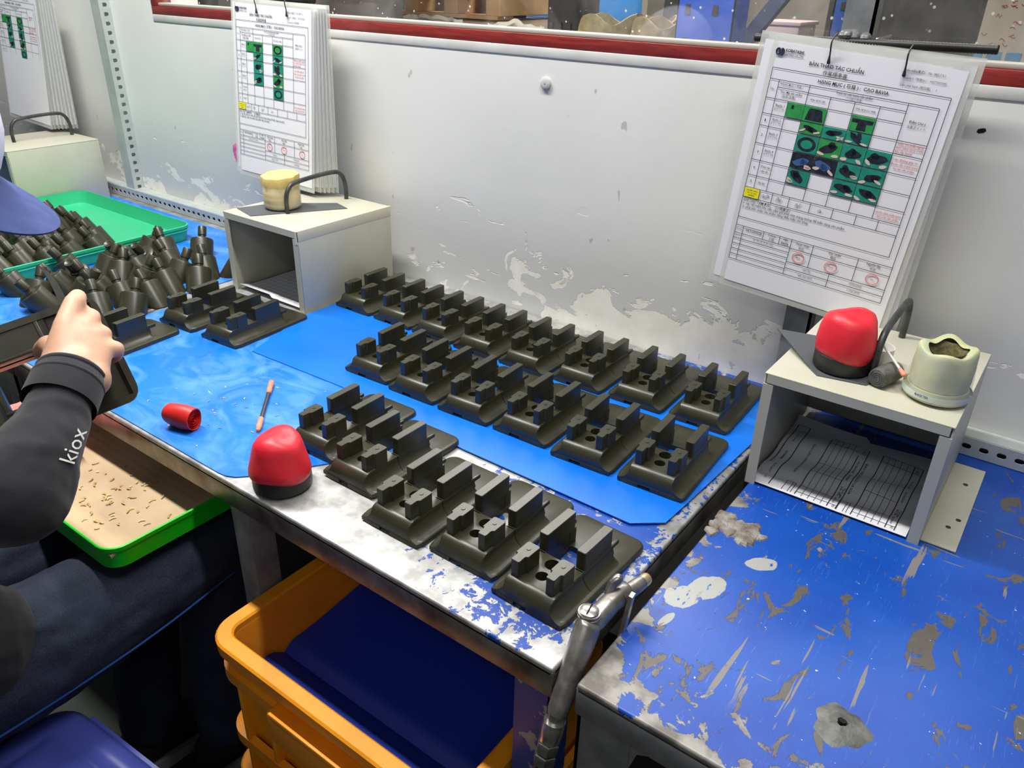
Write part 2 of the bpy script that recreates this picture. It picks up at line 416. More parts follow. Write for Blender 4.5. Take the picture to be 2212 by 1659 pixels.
MT = dict(
    wall=wall_material(), blueR=worn_blue('chipped_blue_paint', 'right'), blueM=worn_blue('worn_blue_paint_over_steel', 'mid'),
    matA=mat_sheet('blue_vinyl_mat', False), matB=mat_sheet('blue_vinyl_mat_painted_sheen', True), cast=casting_material(), card=cardboard_material(),
    jeans=jeans_material(), red_wood=wood_red(), glass=glass_material(), lam=laminate_material(),
    ledge=pm('grey_window_ledge', lin(206, 206, 202), 0.6, col2=lin(192, 192, 188), bump=0.2, bs=40),
    seal=pm('grey_sealant', lin(168, 164, 154), 0.6),
    floor=pm('dark_green_floor', lin(52, 60, 50), 0.5, col2=lin(40, 46, 42), bump=0.1),
    floor2=pm('back_room_floor', lin(120, 118, 112), 0.6),
    wall2=pm('back_room_wall', lin(158, 152, 140), 0.8, col2=lin(120, 112, 100), vs_=2),
    zinc=pm('galvanised_steel', lin(190, 196, 193), 0.42, 0.2, col2=lin(178, 185, 183), vs_=30),
    dark_steel=pm('dark_steel', lin(62, 62, 60), 0.45, 0.6, col2=lin(48, 46, 44), bump=0.2),
    grey_paint=pm('brushed_grey_paint', lin(138, 140, 142), 0.5, 0.2, col2=lin(112, 114, 116), vs_=24, bump=0.3, bs=50),
    steel_rim=pm('scuffed_steel_rim', lin(150, 146, 138), 0.36, 0.55, col2=lin(92, 84, 76), vs_=22),
    leg_blue=pm('flaked_blue_leg_paint', lin(40, 66, 150), 0.45, col2=lin(150, 152, 154), vs_=34, lo=0.60, hi=0.62),
    cream=pm('cream_sheet_steel', lin(196, 194, 175), 0.42, col2=lin(187, 185, 167), vs_=9),
    tape=pm('masking_tape', lin(214, 208, 182), 0.7),
    black_rod=pm('black_bent_rod', lin(58, 60, 60), 0.42, 0.5, col2=lin(84, 86, 84), vs_=60),
    rubber=pm('grey_rubber_sheet', lin(84, 88, 92), 0.55), 
    black_base=pm('black_plastic_cap', lin(40, 39, 36), 0.45),
    red_wax=pm('red_wax', lin(222, 34, 52), 0.42, col2=lin(232, 52, 62), vs_=18, sss=0.08, bump=0.25, bs=26, bdist=0.003),
    red_cloth=pm('red_rubber_tape', lin(222, 46, 38), 0.45, col2=lin(205, 36, 34), bump=0.3, bs=40, bdist=0.002),
    red_shaded=pm('red_roll_shaded_inside', lin(110, 16, 18), 0.7),
    yellow_wax=pm('yellow_wax', lin(232, 208, 132), 0.45, col2=lin(222, 192, 108), vs_=22, sss=0.15, bump=0.2, bs=40),
    pale_wax=pm('pale_green_wax', lin(206, 204, 150), 0.45, col2=lin(176, 184, 150), vs_=30, sss=0.12, bump=0.3, bs=50),
    burnt_wax=pm('charred_wax', lin(72, 68, 44), 0.8, col2=lin(120, 112, 66), vs_=160),
    clear=laminate_material('clear_bottle_plastic', 0.30),
    white_band=pm('white_print_band', lin(206, 216, 206), 0.4),
    green_band=pm('green_leaf_print', lin(110, 140, 90), 0.4),
    pink=pm('salmon_tape_wrap', lin(236, 128, 96), 0.6, col2=lin(226, 150, 120), vs_=120, bump=0.3, bs=200),
    pink_cloth=pm('salmon_pink_cloth', lin(248, 148, 136), 0.85, col2=lin(238, 132, 122), vs_=20),
    stick=pm('dark_needle_file', lin(66, 66, 64), 0.45, 0.5, bump=0.4, bs=300),
    white=pm('white_plastic', lin(226, 226, 222), 0.4), 
    paper=pm('white_paper', lin(236, 236, 240), 0.6), paper2=pm('grey_white_paper', lin(214, 214, 218), 0.7),
    ink=pm('black_ink', lin(24, 24, 30), 0.7), inkb=pm('blue_black_ink', lin(40, 44, 70), 0.7), inkr=pm('red_ink', lin(206, 60, 58), 0.7), inky=pm('yellow_print', lin(245, 232, 20), 0.7), inkg=pm('grey_pencil', lin(120, 122, 132), 0.7),
    ph_green=pm('photo_green', lin(52, 160, 82), 0.5, col2=lin(40, 140, 72), vs_=90), ph_teal=pm('photo_teal', lin(30, 150, 122), 0.5, col2=lin(24, 130, 110), vs_=90),
    ph_black=pm('photo_black', lin(26, 28, 34), 0.4, col2=lin(44, 50, 62), vs_=160), ph_skin=pm('photo_skin', lin(214, 196, 184), 0.6), ph_blue=pm('photo_blue', lin(60, 96, 150), 0.5),
    tray_green=pm('green_plastic_tray', lin(58, 192, 138), 0.36, col2=lin(50, 184, 130), vs_=6, sss=0.0),
    tray_dark=pm('green_plastic_tray_wall', lin(16, 140, 100), 0.36),
    lime=pm('lime_green_plastic', lin(18, 205, 22), 0.38, col2=lin(10, 188, 18), vs_=10),
    orange=pm('orange_crate_plastic', lin(240, 152, 22), 0.42, col2=lin(226, 136, 16), vs_=14, lo=0.45, hi=0.75, bump=0.08),
    blue_sheet=pm('deep_blue_sheet', lin(10, 50, 170), 0.5, col2=lin(8, 42, 150), vs_=4),
    stool=pm('indigo_plastic', lin(72, 84, 168), 0.28, col2=lin(66, 76, 158), vs_=5),
    skin=pm('skin', lin(222, 178, 148), 0.5, col2=lin(206, 156, 130), vs_=22, sss=0.12, bump=0.12, bs=260, bdist=0.0008),
    jacket=pm('black_knit', lin(34, 34, 40), 0.95, col2=lin(26, 26, 31), vs_=9, bump=0.5, bs=700, bdist=0.0006, sheen=0.15),
    hair=pm('black_hair', lin(20, 17, 16), 0.5), cap_white=pm('white_cotton', lin(222, 222, 236), 0.85, bump=0.2, bs=500), cap_blue=pm('blue_cotton', lin(60, 74, 126), 0.9, col2=lin(52, 66, 116), vs_=60, bump=0.3, bs=600), navy=pm('navy_thread', lin(50, 44, 110), 0.8),
    shoe=pm('black_canvas', lin(28, 27, 32), 0.8), sole=pm('white_rubber', lin(176, 174, 170), 0.6),
    gun=pm('cast_zinc', lin(168, 164, 158), 0.36, 0.75, col2=lin(118, 113, 107), vs_=40, bump=0.2, bs=90), chrome=pm('bright_steel', lin(205, 202, 196), 0.25, 0.9, col2=lin(150, 146, 140), vs_=60),
    hose=pm('black_hose', lin(30, 30, 32), 0.5), brass=pm('worn_brass_tip', lin(196, 176, 140), 0.35, 0.7),
    putty=pm('dried_glue', lin(152, 147, 141), 0.6, col2=lin(104, 92, 80), vs_=70, bump=0.7, bs=120, bdist=0.004),
    crater=pm('grey_filler', lin(116, 118, 112), 0.5, col2=lin(74, 76, 72), vs_=60, bump=0.4, bs=90, bdist=0.003), black=pm('black_hole', lin(10, 10, 10), 0.9),
    chip=pm('wax_shaving', lin(214, 186, 120), 0.5, col2=lin(170, 130, 60), vs_=60),
    grey_cloth=pm('grey_knit_roll', lin(112, 110, 106), 0.9, col2=lin(86, 84, 80), vs_=120, bump=0.5, bs=400),
    sticker=pm('magenta_sticker', lin(216, 66, 150), 0.5, col2=lin(236, 150, 200), vs_=60),
    wood=pm('pallet_pine', lin(186, 150, 104), 0.7, col2=lin(160, 124, 82), vs_=12), kraft=pm('wrapped_cartons', lin(178, 160, 138), 0.4, col2=lin(150, 134, 116), vs_=5),
    film=pm('white_stretch_film', lin(226, 220, 204), 0.4, bump=0.4, bs=14, bdist=0.02), drum=pm('blue_drum_plastic', lin(30, 130, 205), 0.35), dblue=pm('dark_blue_steel', lin(30, 76, 150), 0.45),
    rack=pm('blue_rack_steel', lin(36, 84, 190), 0.4), brace=pm('slate_blue_steel', lin(92, 104, 138), 0.4, 0.3), blk=pm('matt_black', lin(38, 36, 34), 0.7, col2=lin(54, 50, 48), vs_=20),
    khaki=pm('khaki_canvas', lin(150, 136, 96), 0.9, col2=lin(120, 108, 76), vs_=40), brown=pm('dark_brown_board', lin(70, 62, 58), 0.6, col2=lin(90, 82, 78), vs_=8), wbd=pm('cream_whiteboard', lin(226, 214, 190), 0.35), pinkbox=pm('pinkish_clear_box', lin(214, 190, 186), 0.3), magnet=pm('blue_magnet', lin(70, 150, 200), 0.5), weld=pm('weld_bead', lin(112, 113, 114), 0.4, 0.3, bump=0.6, bs=90, bdist=0.003),
    beige=pm('beige_post', lin(186, 176, 156), 0.6),
)

# ------------------------------------------------------------------ the room
WY = 1.285            # front face of the wall
b = bmesh.new()
box(b, -4.2, 1.6, WY, WY + 0.14, 0, 1.255)
box(b, -4.2, -2.134, WY, WY + 0.14, 1.255, 2.7)
box(b, -2.134, 1.6, WY, WY + 0.14, 2.25, 2.7)
box(b, 1.25, 1.6, WY, WY + 0.14, 1.255, 2.25)
struct(obj('wall_back', b, MT['wall'], smooth=False))
b = bmesh.new(); box(b, -2.134, 1.25, WY - 0.002, WY + 0.13, 1.255, 1.2725, 0.002)
struct(obj('trim_1', b, MT['ledge']))
b = bmesh.new(); box(b, -4.2, 1.6, -2.2, WY, -0.05, 0)
struct(obj('floor', b, MT['floor'], smooth=False))
b = bmesh.new(); box(b, -8.0, 2.0, WY + 0.14, 5.2, -0.05, 0)
struct(obj('floor_back_room', b, MT['floor2'], smooth=False))
b = bmesh.new(); box(b, -8.0, 2.0, 5.2, 5.3, 0, 3.2)
struct(obj('wall_back_room', b, MT['wall2'], smooth=False))
win = struct(root('window_1', (-0.45, WY + 0.03, 1.2725)))
b = bmesh.new(); box(b, -2.134, 1.25, WY - 0.001, WY + 0.045, 1.2725, 1.293, 0.0015)
obj('window_frame', b, MT['red_wood'], win, world=True)
b = bmesh.new(); box(b, -2.134, -2.112, WY - 0.001, WY + 0.045, 1.293, 2.25, 0.0015)
obj('window_frame', b, MT['red_wood'], win, world=True)
b = bmesh.new(); box(b, -2.112, 1.25, WY + 0.006, WY + 0.040, 1.293, 1.3005, 0.002)
obj('glazing_bead', b, MT['seal'], win, world=True)
b = bmesh.new(); box(b, -2.112, 1.25, WY + 0.021, WY + 0.025, 1.2995, 2.25)
obj('glass_pane', b, MT['glass'], win, smooth=False, world=True)

def slotted(bm, n, pitch, wid, s0, s1, L, M, t=0.002, d_shape=False):
    """perforated flat strip: n cells along x, height wid along z, slots s0 (x) by s1 (z), mapped by M"""
    hw, hh = s0 / 2, s1 / 2; c = min(hw, hh) * 0.55
    hole = [(-hw + c, -hh), (hw - c, -hh), (hw, -hh + c), (hw, hh - c), (hw - c, hh), (-hw + c, hh), (-hw, hh - c), (-hw, -hh + c)]
    if d_shape: hole[0] = (-hw, -hh); hole[1] = (hw, -hh); hole[2] = (hw, -hh * 0.9); hole[7] = (-hw, -hh * 0.9)
    for i in range(n):
        cx = (i + 0.5) * pitch
        for y in (0, t):
            co = [bm.verts.new(M @ Vector((cx + a * pitch / 2, y, z * wid / 2 + L))) for a, z in ((-1, -1), (1, -1), (1, 1), (-1, 1))]
            h = [bm.verts.new(M @ Vector((cx + p[0], y, p[1] + L))) for p in hole]
            for f in ((co[0], co[1], h[1], h[0]), (co[1], h[2], h[1]), (co[1], co[2], h[3], h[2]), (co[2], h[4], h[3]), (co[2], co[3], h[5], h[4]), (co[3], h[6], h[5]), (co[3], co[0], h[7], h[6]), (co[0], h[0], h[7])):
                bm.faces.new(f)
            if y == 0: h0, c0 = h, co
        for k in range(8): bm.faces.new((h0[k], h0[(k + 1) % 8], h[(k + 1) % 8], h[k]))
        bm.faces.new((c0[0], c0[1], co[1], co[0])); bm.faces.new((c0[2], c0[3], co[3], co[2]))
# upright slotted angle fixed to the wall
t = root('slotted_angle_post', (-2.36, WY - 0.02, 0.75), 'pale grey slotted steel angle standing upright against the wall', 'steel post')
b = bmesh.new()
slotted(b, 42, 0.0238, 0.030, 0.0100, 0.0120, 0.0, Matrix.Translation((-2.338, WY - 0.0155, 0.752)) @ Matrix(((0, -1, 0, 0), (0, 0, 1, 0), (1, 0, 0, 0), (0, 0, 0, 1))), d_shape=True)
obj('slotted_flange', b, MT['zinc'], t, smooth=False, world=True)
b = bmesh.new(); box(b, -2.380, -2.338, WY - 0.0325, WY - 0.0305, 0.752, 1.752)
obj('plain_flange', b, MT['zinc'], t, smooth=False, world=True)

# ------------------------------------------------------------------ benches
TZ = 0.75
def bench(label, x0, x1, topmat, rimmat, legs, railslots=True):
    t = root('workbench', ((x0 + x1) / 2, 0.885, 0), label, 'workbench')
    b = bmesh.new(); box(b, x0, x1, 0.508, 1.2835, 0.738, TZ, 0.003, 3); obj('tabletop', b, topmat, t, world=True)
    b = bmesh.new(); box(b, x0, x1, 0.508, 0.512, 0.708, 0.745, 0.0015); obj('front_rail', b, rimmat, t, world=True)
    for xs in ((x0, x0 + 0.004), (x1 - 0.004, x1)):
        b = bmesh.new(); box(b, xs[0], xs[1], 0.512, 1.26, 0.708, 0.745, 0.001); obj('side_rail', b, rimmat, t, world=True)
    b = bmesh.new(); box(b, x0, x1, 1.256, 1.26, 0.708, 0.745, 0.001); obj('back_rail', b, rimmat, t, world=True)
    for lx, ly, lw, m in legs:
        b = bmesh.new(); sx = 1 if lw > 0 else -1; wdt = abs(lw); sy = 1 if ly < 0.9 else -1
        xa, xb = sorted((lx, lx + sx * wdt)); box(b, xa, xb, *sorted((ly, ly + sy * 0.004)), 0, 0.738)
        xa, xb = sorted((lx, lx + sx * 0.004)); box(b, xa, xb, *sorted((ly, ly + sy * 0.04)), 0, 0.738)
        obj('leg', b, m, t, smooth=False, world=True)
    return t
gp = MT['grey_paint']
bL = bench('blue topped workbench carrying the green parts tray, leftmost bench', -2.70, -1.506, MT['blueM'], MT['steel_rim'], [(-2.69, 0.513, 0.045, gp), (-1.52, 0.513, -0.045, gp), (-2.69, 1.25, 0.045, gp), (-1.52, 1.25, -0.045, gp)])
bM = bench('worn steel edged workbench holding the rows of castings, middle bench', -1.500, -0.306, MT['blueM'], MT['steel_rim'], [(-0.309, 0.513, -0.048, MT['leg_blue']), (-1.49, 0.513, 0.045, gp), (-1.49, 1.25, 0.045, gp), (-0.32, 1.25, -0.045, gp)])
bR = bench('scratched blue workbench with grey edges, nearest bench on the right', -0.277, 0.94, MT['blueR'], gp, [(-0.275, 0.513, 0.062, gp), (0.93, 0.513, -0.05, gp), (-0.27, 1.25, 0.045, gp), (0.93, 1.25, -0.045, gp)])
b = bmesh.new()   # welded gusset and lower stretcher of the right bench
prism(b, [(-0.214, 0.712), (-0.175, 0.712), (-0.205, 0.694), (-0.214, 0.66)], 0, 0.004, Matrix(((1, 0, 0, 0), (0, 0, 1, 0.514), (0, 1, 0, 0), (0, 0, 0, 1))))
obj('gusset', b, gp, bR, smooth=False, world=True)
b = bmesh.new(); box(b, -0.214, 0.9, 0.513, 0.517, 0.630, 0.664); obj('stretcher', b, gp, bR, smooth=False, world=True)
def rail(parent, x0, n):
    b = bmesh.new()
    slotted(b, n, 0.0238, 0.030, 0.0125, 0.0085, 0.0, Matrix.Translation((x0, 1.248, 0.766)))
    box(b, x0, x0 + n * 0.0238, 1.250, 1.2845, 0.780, 0.782)
    obj('slotted_rail', b, MT['zinc'], parent, smooth=False, world=True)
rail(bL, -2.69, 49); rail(bR, -0.27, 50)
b = bmesh.new(); box(b, -0.868, -0.828, 0.5135, 0.556, 0, 0.738, 0.003); obj('leg', b, gp, bM, world=True)
# dried lumps on the right bench
b = bmesh.new()
for k in range(70):
    x = -0.250 + random.gauss(0, 0.017); y = 0.852 + random.gauss(0, 0.012)
    x = min(max(x, -0.272), -0.215); y = min(max(y, 0.828), 0.88)
    r = random.uniform(0.004, 0.011)
    lathe(b, [(0.001, TZ - 0.0005), (r, TZ), (r * 0.8, TZ + r * 0.25), (r * 0.3, TZ + r * 0.38)], 8, Matrix.Translation((x, y, 0)) @ Matrix.Rotation(random.random(), 4, 'Z') @ Matrix.Translation((-0, 0, 0)), lambda rr, zz, a, k: (rr * (1 + 0.3 * math.sin(3 * a)), zz))
obj('glue_crust', b, MT['putty'], bR, world=True)
b = bmesh.new()
lathe(b, [(0.0270, TZ - 0.0005), (0.0235, TZ + 0.001), (0.015, TZ + 0.003), (0.008, TZ + 0.006), (0.005, TZ + 0.0065), (0.003, TZ + 0.001)], 28, Matrix.Translation((-0.046, 0.622, 0)),
      lambda r, z, a, k: (r * (1 + 0.10 * math.sin(3 * a + 1) + 0.07 * math.sin(7 * a)), z))
obj('filler_patch', b, MT['crater'], bR, world=True)
b = bmesh.new(); lathe(b, [(0.0034, TZ + 0.0005), (0.0034, TZ + 0.0062)], 10, Matrix.Translation((-0.046, 0.6245, 0))); obj('bolt_hole', b, MT['black'], bR, world=True)
# vinyl mats on the benches
def vinyl(poly, z, m, label, thick=0.0016):
    b = bmesh.new(); prism(b, poly, z, z + thick)
    o = obj('vinyl_mat', b, m, None, smooth=False); tag(o, label, 'mat', 'blue vinyl bench mats'); return o
vinyl([(-2.69, 0.516), (-1.535, 0.516), (-1.528, 0.70), (-1.530, 1.225), (-2.69, 1.225)], TZ + 0.0004, MT['matB'], 'blue vinyl mat under the green tray and scattered plugs')
vinyl([(-1.490, 0.514), (-0.884, 0.513), (-0.868, 0.5145), (-0.854, 0.521), (-0.838, 0.5375), (-0.668, 0.79), (-0.72, 0.955), (-1.485, 0.955)], TZ + 0.0004, MT['matB'], 'dusty blue vinyl mat under the red roll and file, cut corner')
vinyl([(-1.175, 0.793), (-0.94, 0.800), (-0.649, 0.776), (-0.3625, 0.7725), (-0.326, 0.803), (-0.3228, 0.856), (-0.312, 1.07), (-0.312, 1.236), (-1.236, 1.236), (-1.236, 0.97)], TZ + 0.0022, MT['matA'], 'clean bright blue vinyl mat under the two rear casting rows')

# ------------------------------------------------------------------ bracket castings
def casting_parts():
    P = {}
    CW, CL = 0.052, 0.188
    def plate():
        b = bmesh.new(); poly = rrect(-CW, CW, 0, CL, 0.014)
        def ins(d, z): return [Vector((x - math.copysign(min(d, abs(x)), x), y + (d if y < CL / 2 else -d), z)) for x, y in poly]
        ring_loft(b, [[Vector((x, y, 0)) for x, y in poly], [Vector((x, y, 0.0058)) for x, y in poly], ins(0.0008, 0.0075), ins(0.0024, 0.0085)])
        return b
    def block(x0, x1, y0, y1, z0, z1):
        c = bmesh.new(); box(c, x0, x1, y0, y1, z0, z1); return c
    def opening(z0, z1):
        c = bmesh.new(); prism(c, rrect(-0.0205, 0.0205, 0.069, 0.122, 0.003, 3), z0, z1); return c
    def notch():
        return block(-0.016, 0.002, -0.01, 0.0045, -0.01, 0.0058)
    def half(H):
        w_ = 0.0333; pts = [(0.0505, 0.002), (0.0505, min(0.0072, H))]
        for k in range(8):
            t = PI / 2 * k / 7
            pts.append((0.0500 - (0.0500 - w_) * math.sin(t), min(0.0075 + 0.017 * (1 - math.cos(t)) ** 0.9, H)))
        pts += [(w_, max(min(0.0265, H), min(H - 0.0016, 0.0284))), (w_ - 0.0004, max(H - 0.0006, min(H, 0.0075))), (w_ - 0.0016, H)]
        return pts
    def body():
        b = bmesh.new(); rings = []
        for y in (0.0005, 0.0015, 0.003, 0.0055, 0.008, 0.011, 0.0135, 0.0155, 0.03, 0.0685):
            tt = min(1, y / 0.0155); H = 0.0095 + 0.0205 * math.sqrt(max(0, 1 - (1 - tt) ** 2.2))
            h = half(H); inx = 0.0022 * max(0, 1 - y / 0.008)
            rings.append([Vector((x - inx, y, z)) for x, z in h] + [Vector((-x + inx, y, z)) for x, z in reversed(h)])
        ring_loft(b, rings); return b
    def walls():
        b = bmesh.new(); h = half(0.030)
        for s in (-1, 1):
            rings = []
            for y in (0.067, 0.128, 0.132, 0.134):
                k = max(0, (y - 0.128) / 0.006) ** 2 * 0.004
                rings.append([Vector((s * (x - (k if x > 0.035 else 0)), y, z)) for x, z in h] + [Vector((s * 0.0210, y, 0.030)), Vector((s * 0.0210, y, 0.002))])
            ring_loft(b, rings)
            box(b, *sorted((s * 0.0287, s * 0.0337)), 0.128, 0.147, 0.0240, 0.0302, 0.0012)
            box(b, *sorted((s * 0.0205, s * 0.0225)), 0.120, 0.134, 0.002, 0.0302, 0.0004)
        return b
    P['plate'] = cut(plate(), [opening(-0.02, 0.05), notch()])
    me = cut(body(), [cylinder_bm(0, 0.0325, 0.012, 0.06, 0.0079), cylinder_bm(-0.002, 0.0560, 0.012, 0.06, 0.0094), notch()])
    b = bmesh.new(); b.from_mesh(me)
    tmp = walls(); m2 = bpy.data.meshes.new('w'); tmp.to_mesh(m2); tmp.free(); b.from_mesh(m2)
    P['body'] = bpy.data.meshes.new('body'); b.to_mesh(P['body']); b.free()
    # underside version for the one held up to the light
    P['plate_hollow'] = cut(plate(), [opening(-0.02, 0.05), block(-0.0455, 0.0455, 0.007, 0.181, -0.01, 0.0060)])
    me = cut(body(), [cylinder_bm(0, 0.0325, 0.002, 0.06, 0.0079), cylinder_bm(-0.002, 0.0560, 0.002, 0.06, 0.0094), block(-0.029, 0.029, 0.006, 0.0655, -0.01, 0.0265)])
    b = bmesh.new(); b.from_mesh(me)
    b2 = bmesh.new(); b2.from_mesh(m2); m3 = bpy.data.meshes.new('w3'); b2.to_mesh(m3); b2.free(); b.from_mesh(m3)
    P['body_hollow'] = bpy.data.meshes.new('body_hollow'); b.to_mesh(P['body_hollow']); b.free()
    b = bmesh.new(); box(b, 0.0201, 0.0329, 0.070, 0.131, 0.0295, 0.055, 0.0)
    es = [e for e in b.edges if abs(e.verts[0].co.z - e.verts[1].co.z) > 0.01]
    bmesh.ops.bevel(b, geom=es, offset=0.0026, segments=3, affect='EDGES', profile=0.5)
    es = [e for e in b.edges if e.verts[0].co.z > 0.0549 and e.verts[1].co.z > 0.0549]
    bmesh.ops.bevel(b, geom=es, offset=0.0006, segments=1, affect='EDGES')
    P['rail'] = b
    b = bmesh.new()
    prism(b, [(-0.0046, 0.012), (0.0046, 0.012), (0.0056, 0.0135), (0.0056, 0.023), (0.0068, 0.0255), (0.0088, 0.0262), (0.0088, 0.048), (0.0068, 0.050), (-0.0068, 0.050), (-0.0088, 0.048), (-0.0088, 0.0262), (-0.0064, 0.0255), (-0.0056, 0.023), (-0.0056, 0.0135)], 0.0295, 0.053, None, 0.0006)
    prism(b, [(0.0026 * math.cos(k * PI / 3), 0.0385 + 0.0032 * math.sin(k * PI / 3)) for k in range(6)], 0.0528, 0.0536)
    P['stud'] = b
    def fin(b, name):
        if isinstance(b, bmesh.types.BMesh):
            bmesh.ops.recalc_face_normals(b, faces=b.faces)
            me = bpy.data.meshes.new(name); b.to_mesh(me); b.free()
        else:
            bb = bmesh.new(); bb.from_mesh(b); bmesh.ops.recalc_face_normals(bb, faces=bb.faces); me = b; bb.to_mesh(me); bb.free(); me.name = name
        me.polygons.foreach_set('use_smooth', [True] * len(me.polygons)); me.set_sharp_from_angle(angle=math.radians(34))
        me.materials.clear(); me.materials.append(MT['cast']); return me
    return {k: fin(v, k) for k, v in P.items()}
CP = casting_parts()
def casting(x, y, z, rz, label, group, hollow=False):
    t = root('bracket_casting', (x, y, z), label, 'metal casting', group, rz)
    def part(name, me, loc=(0, 0, 0), sx=1):
        o = bpy.data.objects.new(name, me); COL.objects.link(o); o.parent = t; o.location = loc; o.scale = (1, 1, 1)
        if sx < 0: o.location = (-2 * 0.0265, 0, 0)
        return o
    part('base_plate', CP['plate_hollow' if hollow else 'plate']); part('body', CP['body_hollow' if hollow else 'body'])
    part('guide_rail', CP['rail']); part('guide_rail', CP['rail'], sx=-1)
    part('stud', CP['stud'], (0.0243, 0, 0)); part('stud', CP['stud'], (-0.0243, 0, 0))
    return t
ORD = ['first', 'second', 'third', 'fourth', 'fifth', 'sixth', 'seventh', 'eighth']
def place_row(corners, angs, zs, labels, group):
    for (cx, cy), a, z, lb in zip(corners, angs, zs, labels):
        a = math.radians(a); c, s = math.cos(a), math.sin(a)
        casting(cx - (c * 0.0323 - s * 0.131), cy - (s * 0.0323 + c * 0.131), z, a, lb, group)
place_row([(-1.1454, 1.1773), (-1.0335, 1.1776), (-0.9260, 1.1765), (-0.8169, 1.1743), (-0.7077, 1.1754), (-0.5966, 1.1826), (-0.4867, 1.1876), (-0.3748, 1.1914)],
          [0, 0, 0.5, 0.4, 0, 0.2, 1.6, 2.0], [TZ + 0.0038] * 8,
          ['dark olive casting at the left end of the rear row, against the wall side'] + ['dark olive casting, %s from the left in the rear row along the wall' % o for o in ORD[1:7]] + ['dark olive casting at the right end of the rear row, by the cream box'], 'castings in the rear row')
place_row([(-0.905, 0.9798), (-0.7941, 0.9759), (-0.6849, 0.977), (-0.5727, 0.9816), (-0.4631, 0.9782), (-0.3523, 0.9836)],
          [2, 1.5, 2.5, 1.2, 2.8, 3.0], [TZ + 0.0038] * 6,
          ['dark olive casting at the left end of the middle row of six'] + ['dark olive casting, %s from the left in the middle row of six' % o for o in ORD[1:5]] + ['dark olive casting at the right end of the middle row of six'], 'castings in the middle row')
place_row([(-0.7909, 0.7566), (-0.6817, 0.7328), (-0.5638, 0.6938), (-0.4551, 0.7034), (-0.3435, 0.6887)],
          [1.5, 0, 0, 0.6, -1.5], [TZ + 0.002, TZ + 0.002, TZ, TZ, TZ],
          ['dark olive casting in the front row, behind the red wax lump', 'dark olive casting, second from the red wax lump in the front row', 'dark olive casting in the middle of the front row of five', 'dark olive casting, second from the air gun in the front row', 'dark olive casting at the bench corner beside the air gun'], 'castings in the front row')
place_row([(-1.359, 0.9002), (-1.2312, 0.9084), (-1.3636, 0.7034)], [3.2, 3.5, 5], [TZ + 0.002] * 3,
          ['dark olive casting nearest the scattered plugs, left of its pair', 'dark olive casting in front of the open cream box, right of its pair', 'dark olive casting half hidden behind the worker\'s hand'], 'castings by the left box')

# ------------------------------------------------------------------ plug castings
def plug_meshes():
    tau = math.radians(34); R = Matrix.Rotation(tau, 4, 'Y')
    n = 22; b = bmesh.new(); rings = []
    for r, z, k in ((0.0275, 0.0, 1), (0.0270, 0.042, 0), (0.0262, 0.0445, 0), (0.0240, 0.0456, 0), (0.0125, 0.0456, 0)):
        rings.append([R @ Vector((r * math.cos(2 * PI * i / n), r * math.sin(2 * PI * i / n), (z + (r * math.cos(2 * PI * i / n) * math.tan(tau) if k else 0)))) for i in range(n)])
    ring_loft(b, rings)
    b2 = bmesh.new(); lathe(b2, [(0.0120, 0.0450), (0.0118, 0.0480), (0.0098, 0.0490), (0.0086, 0.0500), (0.0086, 0.0540), (0.0102, 0.0555), (0.0102, 0.0765), (0.0096, 0.0775), (0.0078, 0.0775), (0.0066, 0.0766), (0.0010, 0.0764)], 18, R)
    out = []
    for nm, bm in (('plug_body', b), ('stem', b2)):
        bmesh.ops.recalc_face_normals(bm, faces=bm.faces)
        me = bpy.data.meshes.new(nm); bm.to_mesh(me); bm.free()
        me.polygons.foreach_set('use_smooth', [True] * len(me.polygons)); me.set_sharp_from_angle(angle=math.radians(40))
        me.materials.append(MT['cast']); out.append(me)
    return out
PLM = plug_meshes()
